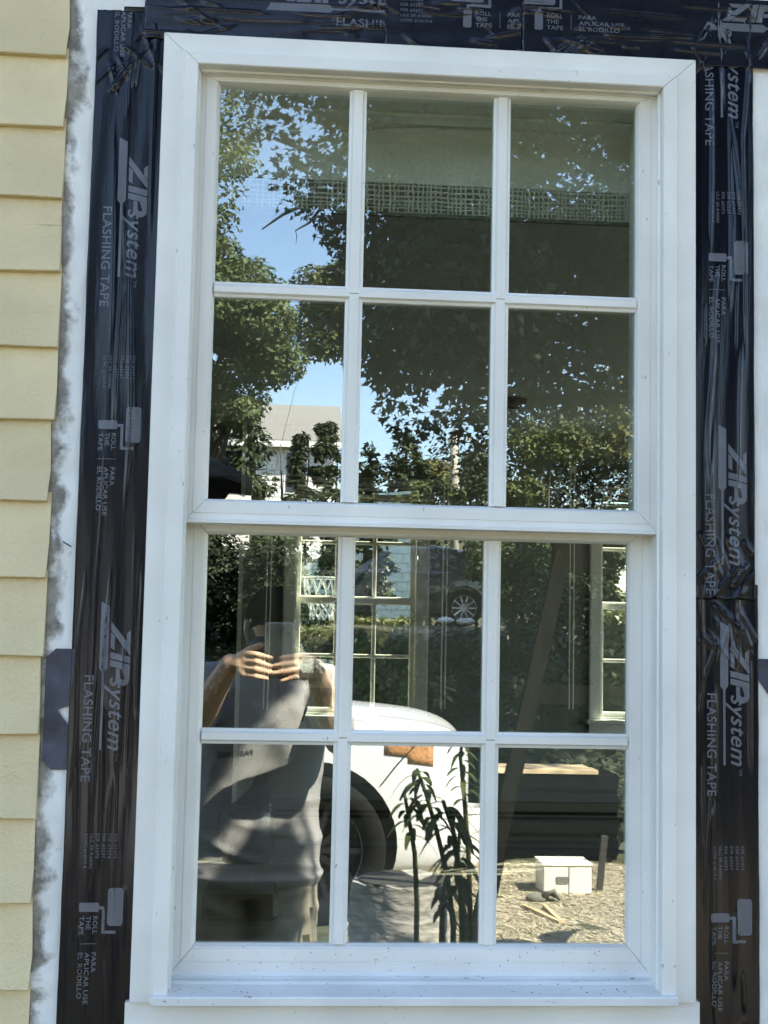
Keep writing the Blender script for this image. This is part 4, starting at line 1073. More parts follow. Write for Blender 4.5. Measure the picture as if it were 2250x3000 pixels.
# upright log with cracked bark, by the front wheel
q = V(862, 1935, 5.3)
lg = thing('log', 'short thick log with cracked grey bark standing on end before the white car', 'log', (q[0], q[1], 0))
rings = []; rr_ = np.random.default_rng(8); ztop = V(862, 1905, 5.3)[2]
for i in range(15):
    z = -.02 + (ztop + .02) * i / 14
    rings.append([(q[0] + .2 * (1 + .05 * math.sin(3 * a + i * .4) + rr_.normal(0, .018)) * math.cos(a) + .02 * i / 14, q[1] + .18 * (1 + .04 * math.sin(5 * a) + rr_.normal(0, .018)) * math.sin(a), z + rr_.normal(0, .004)) for a in np.linspace(0, 2 * PI, 41)[:-1]])
b = MB(); b.loft(rings); b.build('bark', M['log'], lg, auto=60)
b = MB(); b.tube([(q[0] + .02, q[1], ztop - .001), (q[0] + .02, q[1], ztop + .006)], .175, 30); b.build('cut_face', M['old_wood'], lg)

# ---- tall perennials close to the wall, in shade
def lily(label, stem, seed, leaves):
    rr_ = random.Random(seed); base = np.array(stem[0]); base[2] = 0
    root = thing('garden_plant', label, 'plant', tuple(base), 'tall plants growing near the wall')
    pts = [tuple(base)] + [tuple(p) for p in stem]
    mb = MB(); mb.tube(pts, [.009] + [.0075 - .004 * i / len(stem) for i in range(len(stem))], 7); mb.build('stem', M['plant'], root, smooth=True)
    for (t, az, L, wd, dr) in leaves:
        k = t * (len(pts) - 1.001); i = int(k); p = np.array(pts[i]) + (np.array(pts[i + 1]) - np.array(pts[i])) * (k - i)
        v = []; f = []
        for s in range(6):
            u = s / 5; x = L * u; zz = L * (.35 * u - dr * u * u); hw = wd * math.sin(PI * (u * .88 + .06)) ** .8
            c = p + np.array([math.cos(az) * x, math.sin(az) * x, zz]); n_ = np.array([-math.sin(az), math.cos(az), 0])
            v += [tuple(c - n_ * hw), tuple(c + np.array([0, 0, -.15 * hw])), tuple(c + n_ * hw)]
        for s in range(5):
            a = s * 3; f += [(a, a + 3, a + 4, a + 1), (a + 1, a + 4, a + 5, a + 2)]
        mb = MB(); mb.v = v; mb.f = f; mb.build('leaf', M['plant'], root, smooth=True, fixn=False)
    return root
rl = random.Random(5)
def lv(n, lo, hi, L, w_, top=3):
    return [(lo + (hi - lo) * (i + rl.random() * .5) / n, i * 2.4 + rl.uniform(-.5, .5), L * rl.uniform(.7, 1.15), w_ * rl.uniform(.8, 1.2), rl.uniform(.6, 1.3)) for i in range(n)]
dS = 3.3
lily('tallest leafy plant, dark against the white bumper of the car', [V(985, 2010, dS), V(972, 1900, dS), V(948, 1800, dS), V(925, 1720, dS), V(905, 1665, dS)], 1, lv(20, .62, 1.0, .07, .0095))
lily('second leafy plant stem right of the tallest, bare below', [V(1005, 2010, dS - .2), V(1000, 1900, dS - .2), V(985, 1800, dS - .2), V(962, 1735, dS - .2)], 2, lv(18, .5, 1.0, .08, .011))
lily('slim leafy plant stem left of the tallest, leaning left', [V(905, 1960, dS + .2), V(900, 1850, dS + .2), V(888, 1780, dS + .2), V(878, 1722, dS + .2)], 3, lv(12, .62, 1.0, .07, .009))
lily('dense dark leafy plant low before the bumper at the right', [V(1010, 1990, dS - .1), V(1000, 1930, dS - .1), V(992, 1870, dS - .1), V(1000, 1800, dS - .1)], 4, lv(18, .45, .95, .075, .011))
lily('tall weedy plant with small leaves near the right end of the middle pane', [V(1022, 2000, dS + .1), V(1018, 1850, dS + .1), V(1008, 1720, dS + .1), V(1000, 1640, dS + .1), V(1004, 1605, dS + .1)], 5, lv(22, .55, 1.0, .05, .008))
lily('low leafy plant beside the log', [V(960, 2010, dS), V(962, 1960, dS), V(965, 1920, dS)], 6, lv(9, .5, 1.0, .06, .010))

bq = np.array([1.44, -7.0]); bk = thing('bucket', 'white plastic bucket standing on the straw past the nose of the white car', 'bucket', (bq[0], bq[1], 0))
def circ(r_, z): return [(bq[0] + r_ * math.cos(a), bq[1] + r_ * math.sin(a), z) for a in np.linspace(0, 2 * PI, 33)[:-1]]
MB().loft([circ(.118, 0), circ(.122, .01), circ(.138, .34), circ(.146, .342), circ(.146, .375), circ(.136, .375), circ(.116, .03)]).build('shell', M['stucco'], bk, auto=40)
MB().tube([(bq[0] - .147, bq[1], .33), (bq[0] - .12, bq[1] + .11, .26), (bq[0], bq[1] + .165, .22), (bq[0] + .12, bq[1] + .11, .26), (bq[0] + .147, bq[1], .33)], .003, 6).build('handle', M['steel'], bk)
lily('tall broad leafed plant out past the right pane that throws its shadow on the straw', [np.array((2.40, -3.95, .4)), np.array((2.38, -3.97, .85)), np.array((2.34, -4.0, 1.25))], 7, lv(13, .5, 1.0, .50, .075))
# straw and dry grass over the sunlit soil
def straw(name, n, x0, x1, y0, y1, L, wd, mt, seed, hgt=.02, curl=.15):
    r0 = np.random.default_rng(seed); x = r0.uniform(x0, x1, n); y = r0.uniform(y0, y1, n); a = r0.normal(.25, .55, n); l = L * r0.uniform(.4, 1.3, n) / 2
    z = gz(x, y) + r0.uniform(.008, hgt, n); tl = r0.normal(0, curl, n); ww = wd * r0.uniform(.6, 1.3, n)
    dx, dy = np.cos(a) * l, np.sin(a) * l; nx_, ny_ = -np.sin(a) * ww, np.cos(a) * ww
    c = np.stack([x, y, z], 1)
    d3 = np.stack([dx, dy, tl * l], 1); n3 = np.stack([nx_, ny_, 0 * nx_], 1)
    tri = np.stack([c - d3 - n3, c - d3 + n3, c + d3 + n3 * .6, c + d3 - n3 * .6], 1)
    me = bpy.data.meshes.new(name); me.vertices.add(n * 4); me.vertices.foreach_set('co', tri.astype(np.float32).ravel())
    me.loops.add(n * 4); me.loops.foreach_set('vertex_index', np.arange(n * 4, dtype=np.int32))
    me.polygons.add(n); me.polygons.foreach_set('loop_start', np.arange(0, n * 4, 4, dtype=np.int32)); me.polygons.foreach_set('loop_total', np.full(n, 4, dtype=np.int32))
    me.update(calc_edges=True); me.materials.append(M[mt]); return tag(link_mesh(name, me), kind='stuff')
straw('straw_mulch', 42000, .55, 3.0, -6.9, -3.7, .07, .0035, 'straw', 3)
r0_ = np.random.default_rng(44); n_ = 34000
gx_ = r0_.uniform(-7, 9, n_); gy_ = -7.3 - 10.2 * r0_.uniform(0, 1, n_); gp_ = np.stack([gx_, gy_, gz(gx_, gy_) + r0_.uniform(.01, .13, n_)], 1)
me_ = leaves_mesh('shade_leaf_cover', gp_, np.tile(np.array((0, .3, 1.)), (n_, 1)), .10, 'oval', .4, 0, 44); me_.materials.append(M['leaf_shaded']); tag(link_mesh('shade_leaf_cover', me_), kind='stuff')  # dark leaves spread over sunlit ground, standing in for tree shade
straw('dry_grass', 9000, -3.5, 3.6, -9.5, -.6, .10, .003, 'leaf_mid', 4, .03, .5)

# ================================================================== INSIDE THE ROOM
def strip_sheet(x0, x1, z0, z1, fy_, nx=40, nz=40):
    X, Z = np.meshgrid(np.linspace(x0, x1, nx), np.linspace(z0, z1, nz)); Y = fy_(X, Z)
    mb = MB(); n = nx * nz
    mb.v = [tuple(p) for p in np.stack([X.ravel(), Y.ravel(), Z.ravel()], 1)]
    mb.f = [(j * nx + i, j * nx + i + 1, (j + 1) * nx + i + 1, (j + 1) * nx + i) for j in range(nz - 1) for i in range(nx - 1)]
    return mb
# woven shade half drawn behind the upper sash
yb_ = .190
zm0, zm1 = float(P(1500, 552, yb_)[2]), float(P(1500, 638, yb_)[2])
blind = thing('woven_shade', 'grey green cloth shade with an open woven bottom band behind the upper sash', 'window shade', (.38, yb_, zm1))
def sag(X, Z):
    h = np.zeros_like(X)
    top = zm0 + .092
    for k, (zc, a, wd, tilt, x0) in enumerate(((top + .01, .016, .016, .02, 0), (top + .055, .014, .02, -.03, 1), (top - .012, .010, .008, .05, .3), (top + .032, .012, .010, -.10, .6), (top + .02, .012, .009, .16, .55), (top + .075, .01, .015, .06, .2), (top + .095, .014, .018, -.05, .8))):
        h += 1.9 * a * np.exp(-np.abs((Z - zc - tilt * (X - .38) - .004 * np.sin(X * 14 + k)) / (wd * .8)) ** 1.3) * (.5 + .5 * np.sin(X * 9 + k * 2.1 + x0 * 5))
    return yb_ - h - .002 * np.sin(X * 17) * np.clip((Z - zm0) * 8, 0, 1)
b = strip_sheet(.03, .73, zm0, 2.44, sag, 90, 110); o = b.build('cloth', M['fabric'], blind, smooth=True, fixn=False)
sm = o.modifiers.new('thickness', 'SOLIDIFY'); sm.thickness = .002
rr_ = random.Random(6); b = MB()
x = .03
while x < .73:
    wv = rr_.uniform(.0010, .0030); gap = rr_.choice([.0045, .005, .006, .009, .0035])
    pts = [(x + rr_.gauss(0, .0007), yb_ + .001 * (-1) ** k, zm1 + (zm0 - zm1) * k / 8) for k in range(9)]
    b.tube(pts, wv * .62, 4); x += gap + wv
z = zm1
while z < zm0:
    wv = rr_.uniform(.0014, .0030)
    pts = [(.03 + .7 * k / 24, yb_ + .0012 * (-1) ** k, z + .0006 * math.sin(k * 1.7 + z * 900)) for k in range(25)]
    b.tube(pts, wv * .62, 4); z += wv + rr_.uniform(.0028, .0062)
tag(b.build('woven_band', M['fabric_edge'], blind), kind='stuff')
MB().box(.03, .73, yb_ - .004, yb_ + .004, zm1 - .006, zm1 - .0005).build('hem_bar', M['fabric_dark'], blind)
MB().tube([(.02, yb_ + .01, 2.45), (.74, yb_ + .01, 2.45)], .02, 12).build('roller', M['fabric_dark'], blind, smooth=True)

# gathered roman shades at the far windows
for k, (a, c) in enumerate(WX):
    zt_, zb_ = 2.42, 2.235
    rs = thing('roman_shade', ('gathered dark roman shade with pale fold edges over the middle far window', 'gathered dark roman shade at the right far window')[k], 'window shade', ((a + c) / 2, YF - .1, zb_), 'gathered roman shades at the far windows')
    def wavy(j):
        return lambda x: .010 * math.sin(x * 5 + j * 1.9 + k) + .005 * math.sin(x * 13 + j) - .012 * math.sin((x - a) / (c - a) * PI)
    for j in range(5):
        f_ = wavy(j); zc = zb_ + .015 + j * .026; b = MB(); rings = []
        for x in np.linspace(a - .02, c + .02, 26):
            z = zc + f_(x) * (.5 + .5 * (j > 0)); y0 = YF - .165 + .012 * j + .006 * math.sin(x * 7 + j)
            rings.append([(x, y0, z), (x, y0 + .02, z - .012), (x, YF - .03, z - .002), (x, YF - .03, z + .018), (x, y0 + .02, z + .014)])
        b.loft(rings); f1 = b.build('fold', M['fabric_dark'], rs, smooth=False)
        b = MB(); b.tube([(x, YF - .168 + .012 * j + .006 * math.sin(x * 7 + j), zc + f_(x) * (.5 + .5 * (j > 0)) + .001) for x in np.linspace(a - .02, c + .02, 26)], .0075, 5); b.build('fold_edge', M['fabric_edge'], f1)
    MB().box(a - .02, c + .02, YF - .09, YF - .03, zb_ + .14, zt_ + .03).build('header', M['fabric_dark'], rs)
for nm, px, gr in (('thin white wand hanging on the far wall right of the middle far window', 962, 0), ('thin white wand hanging on the far wall left of the right far window', 1236, 1), ('thin pale wand hanging left of the middle far window', 583, 2)):
    t0 = P(px * 1.35624, 1165 * 1.35624, YF - .05); z0 = float(P(px * 1.35624, 1532 * 1.35624, YF - .05)[2])
    pc = thing('shade_wand', nm, 'shade wand', (float(t0[0]), YF - .05, z0), 'white wands on the far wall')
    for dx in (-.011, .011): MB().tube([(t0[0] + dx, YF - .05, z0), (t0[0] + dx, YF - .05, 2.45)], .0045, 6).build('rod', M['white_paint'], pc)
    MB().box(t0[0] - .02, t0[0] + .02, YF - .06, YF, 2.43, 2.47).build('bracket', M['white_paint'], pc)
# baseboard heater
ht = thing('baseboard_heater', 'long beige baseboard heater with a black slot along the far wall', 'heater', (2.5, YF - .08, FLOOR))
HT = .625
b = MB(); b.box(.02, 4.98, YF - .075, YF - .002, HT - .045, HT); b.build('top_cover', M['heater'], ht)
b = MB(); b.box(.02, 4.98, YF - .012, YF - .002, HT - .095, HT - .0455); b.build('back_plate', M['black'], ht)
MB().box(.02, 4.98, YF - .05, YF - .035, HT - .074, HT - .067).build('damper', M['heater'], ht)
b = MB(); b.prism([(YF - .08, .425), (YF - .082, HT - .096), (YF - .06, HT - .096), (YF - .06, .425)], 'x', .02, 4.98); b.build('front_panel', M['heater'], ht)
MB().box(.0, .02, YF - .085, YF - .001, FLOOR, HT + .001).build('end_cap', M['heater'], ht)
# smoke alarm on the ceiling
q = P(1105 * 1.35624, 862 * 1.35624, 4.4); d_ = (CEIL - CAM[2]) / (q[2] - CAM[2]); q = CAM + (q - CAM) * d_
sa = thing('smoke_alarm', 'round smoke alarm on the ceiling of the room', 'smoke alarm', (q[0], q[1], CEIL - .04))
MB().tube([(q[0], q[1], CEIL - .0005), (q[0], q[1], CEIL - .03), (q[0], q[1], CEIL - .042)], [.075, .07, .045], 24).build('housing', M['fabric_dark'], sa, auto=40)
MB().tube([(q[0], q[1], CEIL - .0425), (q[0], q[1], CEIL - .046)], [.02, .018], 12).build('test_button', M['black'], sa)
# black upright vacuum cleaner standing in the room at the left
yv = 3.7
def pv(px, py): return P(px * 1.35624, py * 1.35624, yv)
v0 = pv(535, 1880); vc = thing('vacuum_cleaner', 'black upright vacuum cleaner standing in the room behind the photographer\'s reflection', 'vacuum cleaner', (float(v0[0]), yv, FLOOR))
a = pv(533, 1890); a[2] = FLOOR
MB().box(a[0] - .17, a[0] + .13, yv - .14, yv + .16, FLOOR + .005, FLOOR + .11, .02).build('floor_head', M['black'], vc)
rings = []
for (px, py, hw, dp) in ((533, 1860, .10, .08), (530, 1800, .115, .09), (534, 1755, .11, .085), (545, 1735, .075, .06), (565, 1700, .045, .04), (590, 1640, .042, .038), (612, 1590, .04, .035), (622, 1560, .045, .04)):
    c = pv(px, py); rings.append([(c[0] + hw * math.cos(t), yv + dp * math.sin(t), c[2]) for t in np.linspace(0, 2 * PI, 17)[:-1]])
MB().loft(rings[:4]).build('dust_bin', M['black_gloss'], vc, smooth=True); MB().loft(rings[3:]).build('neck', M['black'], vc, smooth=True)
rings = []
for (px, py, hw, dp) in ((628, 1558, .05, .05), (632, 1530, .062, .06), (632, 1490, .06, .06), (626, 1470, .05, .05), (622, 1458, .03, .03)):
    c = pv(px, py); rings.append([(c[0] + hw * math.cos(t), yv + dp * math.sin(t), c[2]) for t in np.linspace(0, 2 * PI, 17)[:-1]])
MB().loft(rings).build('motor_head', M['black_gloss'], vc, smooth=True)
c = pv(630, 1465); MB().tube([(c[0] - .04, yv - .02, c[2] + .0), (c[0] - .03, yv - .07, c[2] + .025), (c[0] + .03, yv - .07, c[2] + .03), (c[0] + .05, yv - .02, c[2] - .01)], .012, 8).build('handle', M['black'], vc, smooth=True)
for py in (1838, 1868): A, B = pv(447, py), pv(512, py); MB().tube([A, B], .004, 6).build('chrome_bar', M['steel'], vc)
# ================================================================== THE YARD BEHIND THE HOUSE (seen through the room)
def hedge(label, x0, x1, y0, y1, zt_, n, seed):
    g = float(gz(0, (y0 + y1) / 2)); root = thing('clipped_hedge', label, 'hedge', ((x0 + x1) / 2, (y0 + y1) / 2, g), 'clipped hedges behind the house')
    MB().box(x0 + .08, x1 - .08, y0 + .08, y1 - .08, g - .05, zt_ - .07).build('branches', M['bark'], root)
    r0 = np.random.default_rng(seed); pts, nm = [], []
    Lx, Ly, Lz = x1 - x0, y1 - y0, zt_ - g
    for ar, fn, nr in ((Lx * Lz, lambda u, v: (x0 + u * Lx, y0 + 0 * u, g + v * Lz), (0, -1, .3)), (Lx * Ly * 1.5, lambda u, v: (x0 + u * Lx, y0 + v * Ly, zt_ + 0 * u), (0, 0, 1)), (Ly * Lz, lambda u, v: (x1 + 0 * u, y0 + u * Ly, g + v * Lz), (1, 0, .3)), (Ly * Lz * .5, lambda u, v: (x0 + 0 * u, y0 + u * Ly, g + v * Lz), (-1, 0, .3))):
        m_ = int(n * ar / (Lx * Lz + Lx * Ly * 1.5 + Ly * Lz * 1.5)); u, v = r0.uniform(0, 1, m_), r0.uniform(0, 1, m_)
        p = np.stack(np.broadcast_arrays(*fn(u, v)), 1) + r0.normal(0, .03, (m_, 3)) * np.array([1, 1, .5]); pts.append(p); nm.append(np.tile(np.array(nr, float), (m_, 1)))
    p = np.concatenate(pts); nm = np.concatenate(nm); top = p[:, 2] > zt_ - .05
    for part, sel, mt in (('foliage', ~top, 'arbor'), ('sunlit_top', top, 'leaf_gold')):  # yellow-green top leaves put the sunlight into the colour
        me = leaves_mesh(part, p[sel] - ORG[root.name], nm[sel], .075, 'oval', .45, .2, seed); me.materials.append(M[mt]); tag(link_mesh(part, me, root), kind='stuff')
    return root
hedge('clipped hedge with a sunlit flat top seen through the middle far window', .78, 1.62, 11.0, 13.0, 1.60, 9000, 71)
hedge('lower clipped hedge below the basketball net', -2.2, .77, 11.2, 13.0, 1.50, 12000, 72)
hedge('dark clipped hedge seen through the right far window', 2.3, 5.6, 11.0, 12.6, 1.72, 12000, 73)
def cedar(label, x, y, h, rad, seed):
    return conifer(label, x, y, h, rad, seed, n=8200, leaf='arbor', size=.15, droop=-.6, group='cedars behind the house', name='cedar_tree', cat='cedar')
cedar('cedar with a sunlit right side before the white shingled wall', 1.36, 17.3, 5.0, .62, 81)
cedar('dark cedar seen through the centre column of the middle far window', .98, 17.8, 5.4, .6, 82)
cedar('yellowish cedar above the basketball net', .42, 18.5, 5.2, .55, 83)
cedar('dark cedar seen through the top of the right far window', 3.75, 16.5, 5.2, .75, 84)
cedar('cedar at the edge of the right far window', 4.6, 16.8, 4.8, .8, 85)
nb = thing('neighbour_house', 'white shingled wall of the neighbouring house seen past the cedars', 'house', (1.6, 24.0, -.4))
MB().box(-3.0, 3.6, 23.9, 27, -.5, 5.0).build('wall', M['stucco'], nb)
b = MB(); b.prism([(23.5, 5.0), (25.5, 6.6), (27.4, 5.0), (27.4, 5.15), (25.5, 6.8), (23.5, 5.15)], 'x', -3.3, 3.9); b.build('roof', M['roofing'], nb)
sp = MB(); sp.prism([(23.895, 0), (23.862, .004), (23.875, .176), (23.895, .178)], 'x', 0, .192); sme = sp.mesh('shingle', (0, 24.0, 0)); sme.materials.append(M['stucco'])
for j in range(16):
    for i in range(16):
        o = link_mesh('shingle', sme, nb); o.location = (-1.6 + .55 + i * .2 + (j % 2) * .1 - (.9 if i < 4 else 0), 0, .4 + 1.55 + j * .182)
f = MB().box(.75, 1.25, 23.84, 23.9, 2.2, 3.3).build('window', M['white_paint'], nb); MB().box(.82, 1.18, 23.83, 23.839, 2.28, 3.22).build('pane', M['car_glass'], f)
# basketball hoop
hc = np.array([.62, 14.0, 2.13]); bh = thing('basketball_hoop', 'basketball hoop with a white net seen through the middle far window', 'basketball hoop', (-.35, 14.0, float(gz(0, 14))))
MB().tube([(hc[0] + .225 * math.cos(t), hc[1] + .225 * math.sin(t), hc[2]) for t in np.linspace(0, 2 * PI, 37)], .013, 8, cap=False).build('rim', M['rim'], bh, smooth=True)
b = MB(); NS = 12
def nr(l): return .222 - .09 * smooth01(l / 4) + .008 * (l == 5)
for k in range(NS):
    for s_ in (1, -1):
        pts = []
        for l in range(6):
            a = 2 * PI * (k + s_ * .5 * l) / NS + .05 * math.sin(k * 3 + l); pts.append((hc[0] + nr(l) * math.cos(a), hc[1] + nr(l) * math.sin(a), hc[2] - (0, .19, .27, .345, .415, .48)[l] + .02 * math.sin(k * 2.3 + l)))
        b.tube(pts, .0105, 5)
tag(b.build('net', M['net'], bh), kind='stuff')
MB().box(hc[0] - .44, hc[0] - .235, hc[1] - .05, hc[1] + .05, hc[2] - .03, hc[2] + .02).build('bracket', M['rim'], bh)
MB().box(hc[0] - .47, hc[0] - .44, hc[1] - .6, hc[1] + .6, hc[2] - .1, hc[2] + .75, .005).build('backboard', M['white_paint'], bh)
MB().tube([(-.35, 14.0, gz(0, 14)), (-.35, 14.0, hc[2] + .3), (.13, 14.0, hc[2] + .4)], .045, 10).build('post', M['black'], bh)

# ================================================================== THE PHOTOGRAPHER
C = Vector(CAM)
def cp(x, y, z): return np.array([CAM[0] + x, CAM[1] + y, CAM[2] + z])
man = thing('person', 'man in a grey T-shirt and tan trousers holding up a phone', 'person', (.13, -2.2, 0))
def chain(mb, pts, rad, n=10):
    pts = [np.array(p, float) for p in pts]
    # densify and round
    P2, R2 = [], []
    for i in range(len(pts) - 1):
        k = max(2, int(np.linalg.norm(pts[i + 1] - pts[i]) / .012))
        for j in range(k): P2.append(pts[i] + (pts[i + 1] - pts[i]) * j / k); R2.append(rad[i] + (rad[i + 1] - rad[i]) * j / k)
    P2.append(pts[-1]); R2.append(rad[-1])
    mb.tube(P2, R2, n)
    for p, q in ((pts[0], rad[0]), (pts[-1], rad[-1])): mb.ball(tuple(p), q * .995, n)
    return mb
def remesh(mb, name, mt, parent, vox, sm=6, fac=.5):
    o = mb.build(name, M[mt], parent, smooth=True)
    m1 = o.modifiers.new('r', 'REMESH'); m1.mode = 'VOXEL'; m1.voxel_size = vox; m1.use_smooth_shade = True
    m2 = o.modifiers.new('s', 'SMOOTH'); m2.iterations = sm; m2.factor = fac
    return apply_mods(o)
shR, shL = (.315, -2.19, 1.365), (-.055, -2.19, 1.365)
elR, elL = cp(.165, -.17, -.33), cp(-.265, -.16, -.31)
wrR, wrL = cp(.090, -.035, -.118), cp(-.152, -.032, -.108)
body = MB()
chain(body, [shR, elR], [.050, .043]); chain(body, [shL, elL], [.050, .043])
chain(body, [elR, elR + (wrR - elR) * .35, wrR], [.042, .045, .028]); chain(body, [elL, elL + (wrL - elL) * .35, wrL], [.042, .045, .028])
# hands: palm and five fingers closed on the phone
for side, wr_ in ((1, wrR), (-1, wrL)):
    def hp_(x, y, z): return cp(x, y, z - .013)
    if side == 1:
        kn = [hp_(.060, -.010, -.070 - .0195 * i) for i in range(4)]; md = [hp_(.030, .008, -.070 - .0200 * i) for i in range(4)]; tp_ = [hp_(*q) for q in ((-.009, .004, -.077), (-.025, .005, -.098), (-.029, .005, -.120), (-.006, .003, -.141))]
        pal = hp_(.080, -.022, -.098); th = [hp_(.078, -.035, -.085), hp_(.045, -.040, -.060), hp_(.015, -.036, -.045)]
    else:
        kn = [hp_(-.112, -.010, -.066 - .0195 * i) for i in range(4)]; md = [hp_(-.078, .008, -.068 - .0205 * i) for i in range(4)]; tp_ = [hp_(*q) for q in ((-.037, .004, -.077), (-.038, .005, -.100), (-.041, .005, -.118), (-.046, .003, -.135))]
        pal = hp_(-.130, -.022, -.095); th = [hp_(-.130, -.035, -.08), hp_(-.100, -.040, -.056), hp_(-.068, -.036, -.042)]
    for k in kn: chain(body, [wr_ * .35 + pal * .65, k], [.019, .0115], 8)
    chain(body, [wr_, pal], [.027, .024]); chain(body, [kn[0], kn[3]], [.0115, .0105], 8)
    for i in range(4):
        f = (1, .98, .95, .82)[i]; chain(body, [kn[i], md[i], tp_[i]], [.0108 * f, .0098 * f, .0080 * f], 8)
    chain(body, [th[0], th[1], th[2]], [.015, .0115, .0095], 8)
# neck and head, face turned to the phone
hc_ = np.array([.155, -2.045, 1.545])
chain(body, [(.13, -2.20, 1.40), (.14, -2.13, 1.46), hc_ + np.array([0, -.03, -.06])], [.062, .056, .058], 14)
body.ball(tuple(hc_ + np.array([0, -.015, .02])), .1, 18, (.77, .95, 1.05)); body.ball(tuple(hc_ + np.array([0, .015, -.055])), .07, 16, (.85, .95, .9))
chain(body, [hc_ + np.array([0, .078, .02]), hc_ + np.array([0, .098, -.018])], [.009, .014], 8)      # nose
chain(body, [hc_ + np.array([-.035, .068, .036]), hc_ + np.array([.035, .068, .036])], [.012, .012], 8)   # brow
chain(body, [hc_ + np.array([-.02, .078, -.050]), hc_ + np.array([.02, .078, -.050])], [.0075, .0075], 8)  # lips
body.ball(tuple(hc_ + np.array([0, .062, -.09])), .026, 10)
for s_ in (1, -1): body.ball(tuple(hc_ + np.array([s_ * .078, -.015, .0])), .03, 10, (.35, .6, 1))
bo = remesh(body, 'body', 'skin', man, .0036, 3)
for s_ in (1, -1): MB().ball(tuple(hc_ + np.array([s_ * .031, .069, .016])), .0105, 10).build('eye', M['hair'], bo, smooth=True)
h = MB(); h.ball(tuple(hc_ + np.array([0, -.03, -.002])), .1, 18, (.90, .93, .98)); ho = h.build('hair', M['hair'], man, smooth=True)
h = MB(); rings = []
for t in np.linspace(0, 1, 7):
    a = t * PI / 2; rings.append([(hc_[0] + .085 * math.cos(a) * math.cos(q), hc_[1] - .008 + .104 * math.cos(a) * math.sin(q), hc_[2] + .026 + .10 * math.sin(a)) for q in np.linspace(0, 2 * PI, 29)[:-1]])
h.loft(rings); h.loft([[(hc_[0] + x * (1 - .1 * k), hc_[1] + .080 + .075 * math.cos(x / .075 * 1.45) - .004 * k, hc_[2] + .020 - .4 * x * x / .075 + .004 * k) for x in np.linspace(-.072, .072, 13)] + [(hc_[0] + x, hc_[1] + .06, hc_[2] + .030 + .004 * k) for x in (.06, 0, -.06)] for k in (0, 1)])
h.build('cap', M['matte_black'], man, smooth=True)  # black cap added to darken the head as shade would
h = MB(); h.ball(tuple(hc_ + np.array([0, .014, -.062])), .074, 16, (.95, 1.0, .80)); h.build('added_beard', M['hair'], man, smooth=True)  # dark beard added, standing in for shade on the face
# fair hair on the forearms
ah = MB(); rr_ = random.Random(2)
for (e, w_) in ((elR, wrR), (elL, wrL)):
    ax = Vector(w_ - e); L = ax.length; ax.normalize()
    for k in range(520):
        t = rr_.uniform(.02, .95); a = rr_.uniform(0, 2 * PI); rad = .044 - .016 * t
        s0 = ax.cross(Vector((0, 0, 1))).normalized(); s1 = ax.cross(s0)
        n_ = s0 * math.cos(a) + s1 * math.sin(a); p0 = Vector(e) + ax * L * t + n_ * rad * .97; d = (n_ * .6 + Vector((rr_.gauss(0, .5), rr_.gauss(0, .5), rr_.gauss(-.3, .5)))).normalized()
        p1 = p0 + d * rr_.uniform(.006, .013); q = d.cross(ax).normalized() * .0005
        ah.add([p0 - q, p0 + q, p1], [(0, 1, 2)])
tag(ah.build('arm_hair', M['arm_hair'], man, fixn=False), kind='stuff')
# T-shirt
sh = MB(); rings = []; rs_ = np.random.default_rng(4)
for z, rx, ry, cx, cy in ((.775, .200, .148, .112, -2.185), (.785, .204, .152, .112, -2.185), (.83, .199, .147, .113, -2.185), (.90, .203, .146, .116, -2.185), (.98, .192, .138, .12, -2.186), (1.08, .188, .132, .125, -2.19), (1.2, .196, .132, .13, -2.195), (1.3, .202, .124, .13, -2.195), (1.36, .192, .105, .13, -2.195), (1.405, .145, .082, .13, -2.195), (1.43, .085, .072, .132, -2.19), (1.45, .066, .066, .135, -2.17)):
    ring = []
    for k in range(56):
        a = 2 * PI * k / 56; sx_ = abs(math.cos(a)) ** .8 * (1 if math.cos(a) > 0 else -1); sy_ = abs(math.sin(a)) ** .8 * (1 if math.sin(a) > 0 else -1)
        ring.append((cx + rx * sx_, cy + ry * sy_, z))
    rings.append(ring)
sh.loft(rings)
for s_, S0, E0 in ((1, shR, elR), (-1, shL, elL)):
    S0 = np.array(S0); E0 = np.array(E0); e = S0 + (E0 - S0) * .72
    chain(sh, [S0 - np.array([s_ * .05, 0, -.005]), S0, e], [.07, .072, .066], 14)
so2 = remesh(sh, 'shirt', 'shirt', man, .008, 5)
sub = so2.modifiers.new('s', 'SUBSURF'); sub.levels = 1; apply_mods(so2)
org = ORG[man.name]
co = np.array([v.co[:] for v in so2.data.vertices]) + org; nn = np.array([v.normal[:] for v in so2.data.vertices])
x, y, z = co[:, 0], co[:, 1], co[:, 2]
low = smooth01((1.12 - z) / .2)
def ridge(t, w_): return np.maximum(0, 1 - np.abs(((t / PI) % 2) - 1) / w_)      # separate narrow folds
wv1 = z * 66 + 2.2 * np.sin(x * 8 + 1) + x * 22 + 1.6 * np.sin(y * 12 + z * 5)
wv2 = z * 31 - x * 42 + 2.4 * np.sin(x * 15 + z * 9)
dsp = .0065 * ridge(wv1, .45) * low * (.4 + .6 * np.sin(x * 15 + z * 19) ** 2) + .0050 * ridge(wv2, .4) * (.3 + .7 * np.sin(z * 13 + x * 7) ** 2) + .0030 * ridge(x * 48 + 3 * np.sin(z * 14), .5) * (1 - low) + .007 * np.exp(-((z - .80) / .010) ** 2) + .0025 * np.sin(z * 20 + x * 13)
co = co + nn * dsp[:, None]
for v, q in zip(so2.data.vertices, co - org): v.co = q
so2.data.update()
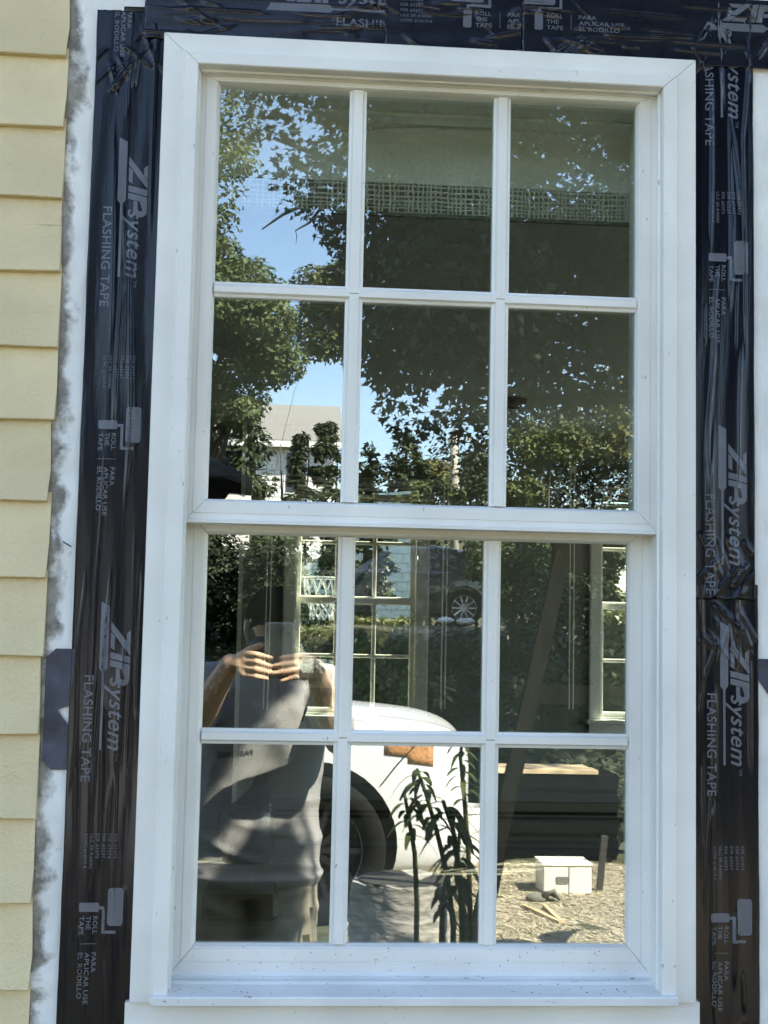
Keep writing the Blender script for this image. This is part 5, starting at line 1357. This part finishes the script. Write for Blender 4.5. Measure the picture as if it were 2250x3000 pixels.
# trousers: waist, two legs, creases; boots
tr = MB()
def leg_rings(s_):
    out = []
    for z, cx, rx, ry in ((.10, .105, .085, .095), (.3, .105, .085, .09), (.5, .10, .09, .095), (.66, .098, .102, .115), (.78, .092, .108, .13), (.88, .085, .105, .128)):
        out.append([(.112 + s_ * cx + rx * math.cos(a), -2.185 + ry * math.sin(a), z) for a in np.linspace(0, 2 * PI, 25)[:-1]])
    return out
for s_ in (1, -1): tr.loft(leg_rings(s_))
tr.loft([[(.112 + rx * math.cos(a), -2.185 + ry * math.sin(a), z) for a in np.linspace(0, 2 * PI, 33)[:-1]] for z, rx, ry in ((.74, .17, .12), (.82, .19, .135), (.92, .185, .13), (.98, .175, .12))])
to = remesh(tr, 'trousers', 'trousers', man, .009, 5)
co = np.array([v.co[:] for v in to.data.vertices]) + org; nn = np.array([v.normal[:] for v in to.data.vertices]); x, y, z = co.T
co = co + nn * (.006 * ridge(z * 70 + 6 * np.sin(x * 11) + 30 * np.abs(x - .112), .5) * np.exp(-((z - .7) / .2) ** 2) + .003 * ridge(x * 60 + z * 24, .6))[:, None]
for v, q in zip(to.data.vertices, co - org): v.co = q
to.data.update()
A, B = cp(.10, -.26, -.83), cp(.115, -.245, -.93)
MB().obox(A, B, .012, .003, up=(0, 1, 0)).build('pocket_seam', M['trousers'], to)
MB().obox(cp(.085, -.238, -.905), cp(.095, -.238, -.955), .022, .004, up=(0, 1, 0)).build('pocket_tag', M['leaf_gold'], to)
for s_ in (1, -1):
    b = MB(); cx = .112 + s_ * .105
    b.loft([[(cx + .048 * math.cos(a), -2.13 + .145 * math.sin(a), .0) for a in np.linspace(0, 2 * PI, 25)[:-1]], [(cx + .05 * math.cos(a), -2.13 + .145 * math.sin(a), .03) for a in np.linspace(0, 2 * PI, 25)[:-1]], [(cx + .045 * math.cos(a), -2.145 + .12 * math.sin(a), .075) for a in np.linspace(0, 2 * PI, 25)[:-1]], [(cx + .05 * math.cos(a), -2.19 + .06 * math.sin(a), .14) for a in np.linspace(0, 2 * PI, 25)[:-1]]])
    b.build('boot', M['bark'], man, smooth=True)
# print on the chest, read from in front of him
fv, ff = fit_text('PAINTING', 0, 0, .105, .017, .02)
from mathutils.bvhtree import BVHTree
bvh = BVHTree.FromObject(so2, bpy.context.evaluated_depsgraph_get())
bm = bmesh.new(); vs = [bm.verts.new((a, c, 0)) for a, c in fv]
for fc in ff:
    try: bm.faces.new([vs[i] for i in fc])
    except ValueError: pass
for it in range(3): bmesh.ops.subdivide_edges(bm, edges=[e for e in bm.edges if e.calc_length() > .004], cuts=1)
bmesh.ops.triangulate(bm, faces=bm.faces[:]); bm.verts.index_update()
pm = MB(); vv = []
for q in bm.verts:
    X, Z = .105 - q.co.x, 1.165 + q.co.y - q.co.x * .12
    hit = bvh.ray_cast(Vector((X, -1.5, Z)) - Vector(org), Vector((0, -1, 0)))
    Y = (hit[0].y + org[1] if hit[0] else -2.06) + .0012; vv.append((X, Y, Z))
pm.add(vv, [[q.index for q in f.verts] for f in bm.faces]); bm.free(); pm.build('shirt_lettering', M['ink'], so2, fixn=False)
# phone: he holds it, so it is a thing of its own; the lens looks out of its upper corner
ph = thing('phone', 'grey phone held upright before the man\'s face in both hands', 'phone', tuple(cp(-.014, -.011, -.068)))
b = MB(); b.box(*[v for p in zip(cp(-.054, -.0150, -.147), cp(.026, -.0070, .011)) for v in p], .0035); b.build('shell', M['phone'], ph)
b = MB(); b.box(*[v for p in zip(cp(-.013, -.0069, -.028), cp(.021, -.0055, .007)) for v in p], .001); b.build('lens_plate', M['phone'], ph)
for x, z in ((.011, -.021), (-.004, -.008)):
    p = cp(x, -.0054, z); b = MB(); b.tube([p, p + np.array([0, .002, 0])], [.0058, .0054], 16); b.build('lens', M['black_gloss'], ph)
b = MB(); b.box(*[v for p in zip(cp(-.050, -.0165, -.142), cp(.022, -.0152, .006)) for v in p]); b.build('screen', M['black_gloss'], ph)
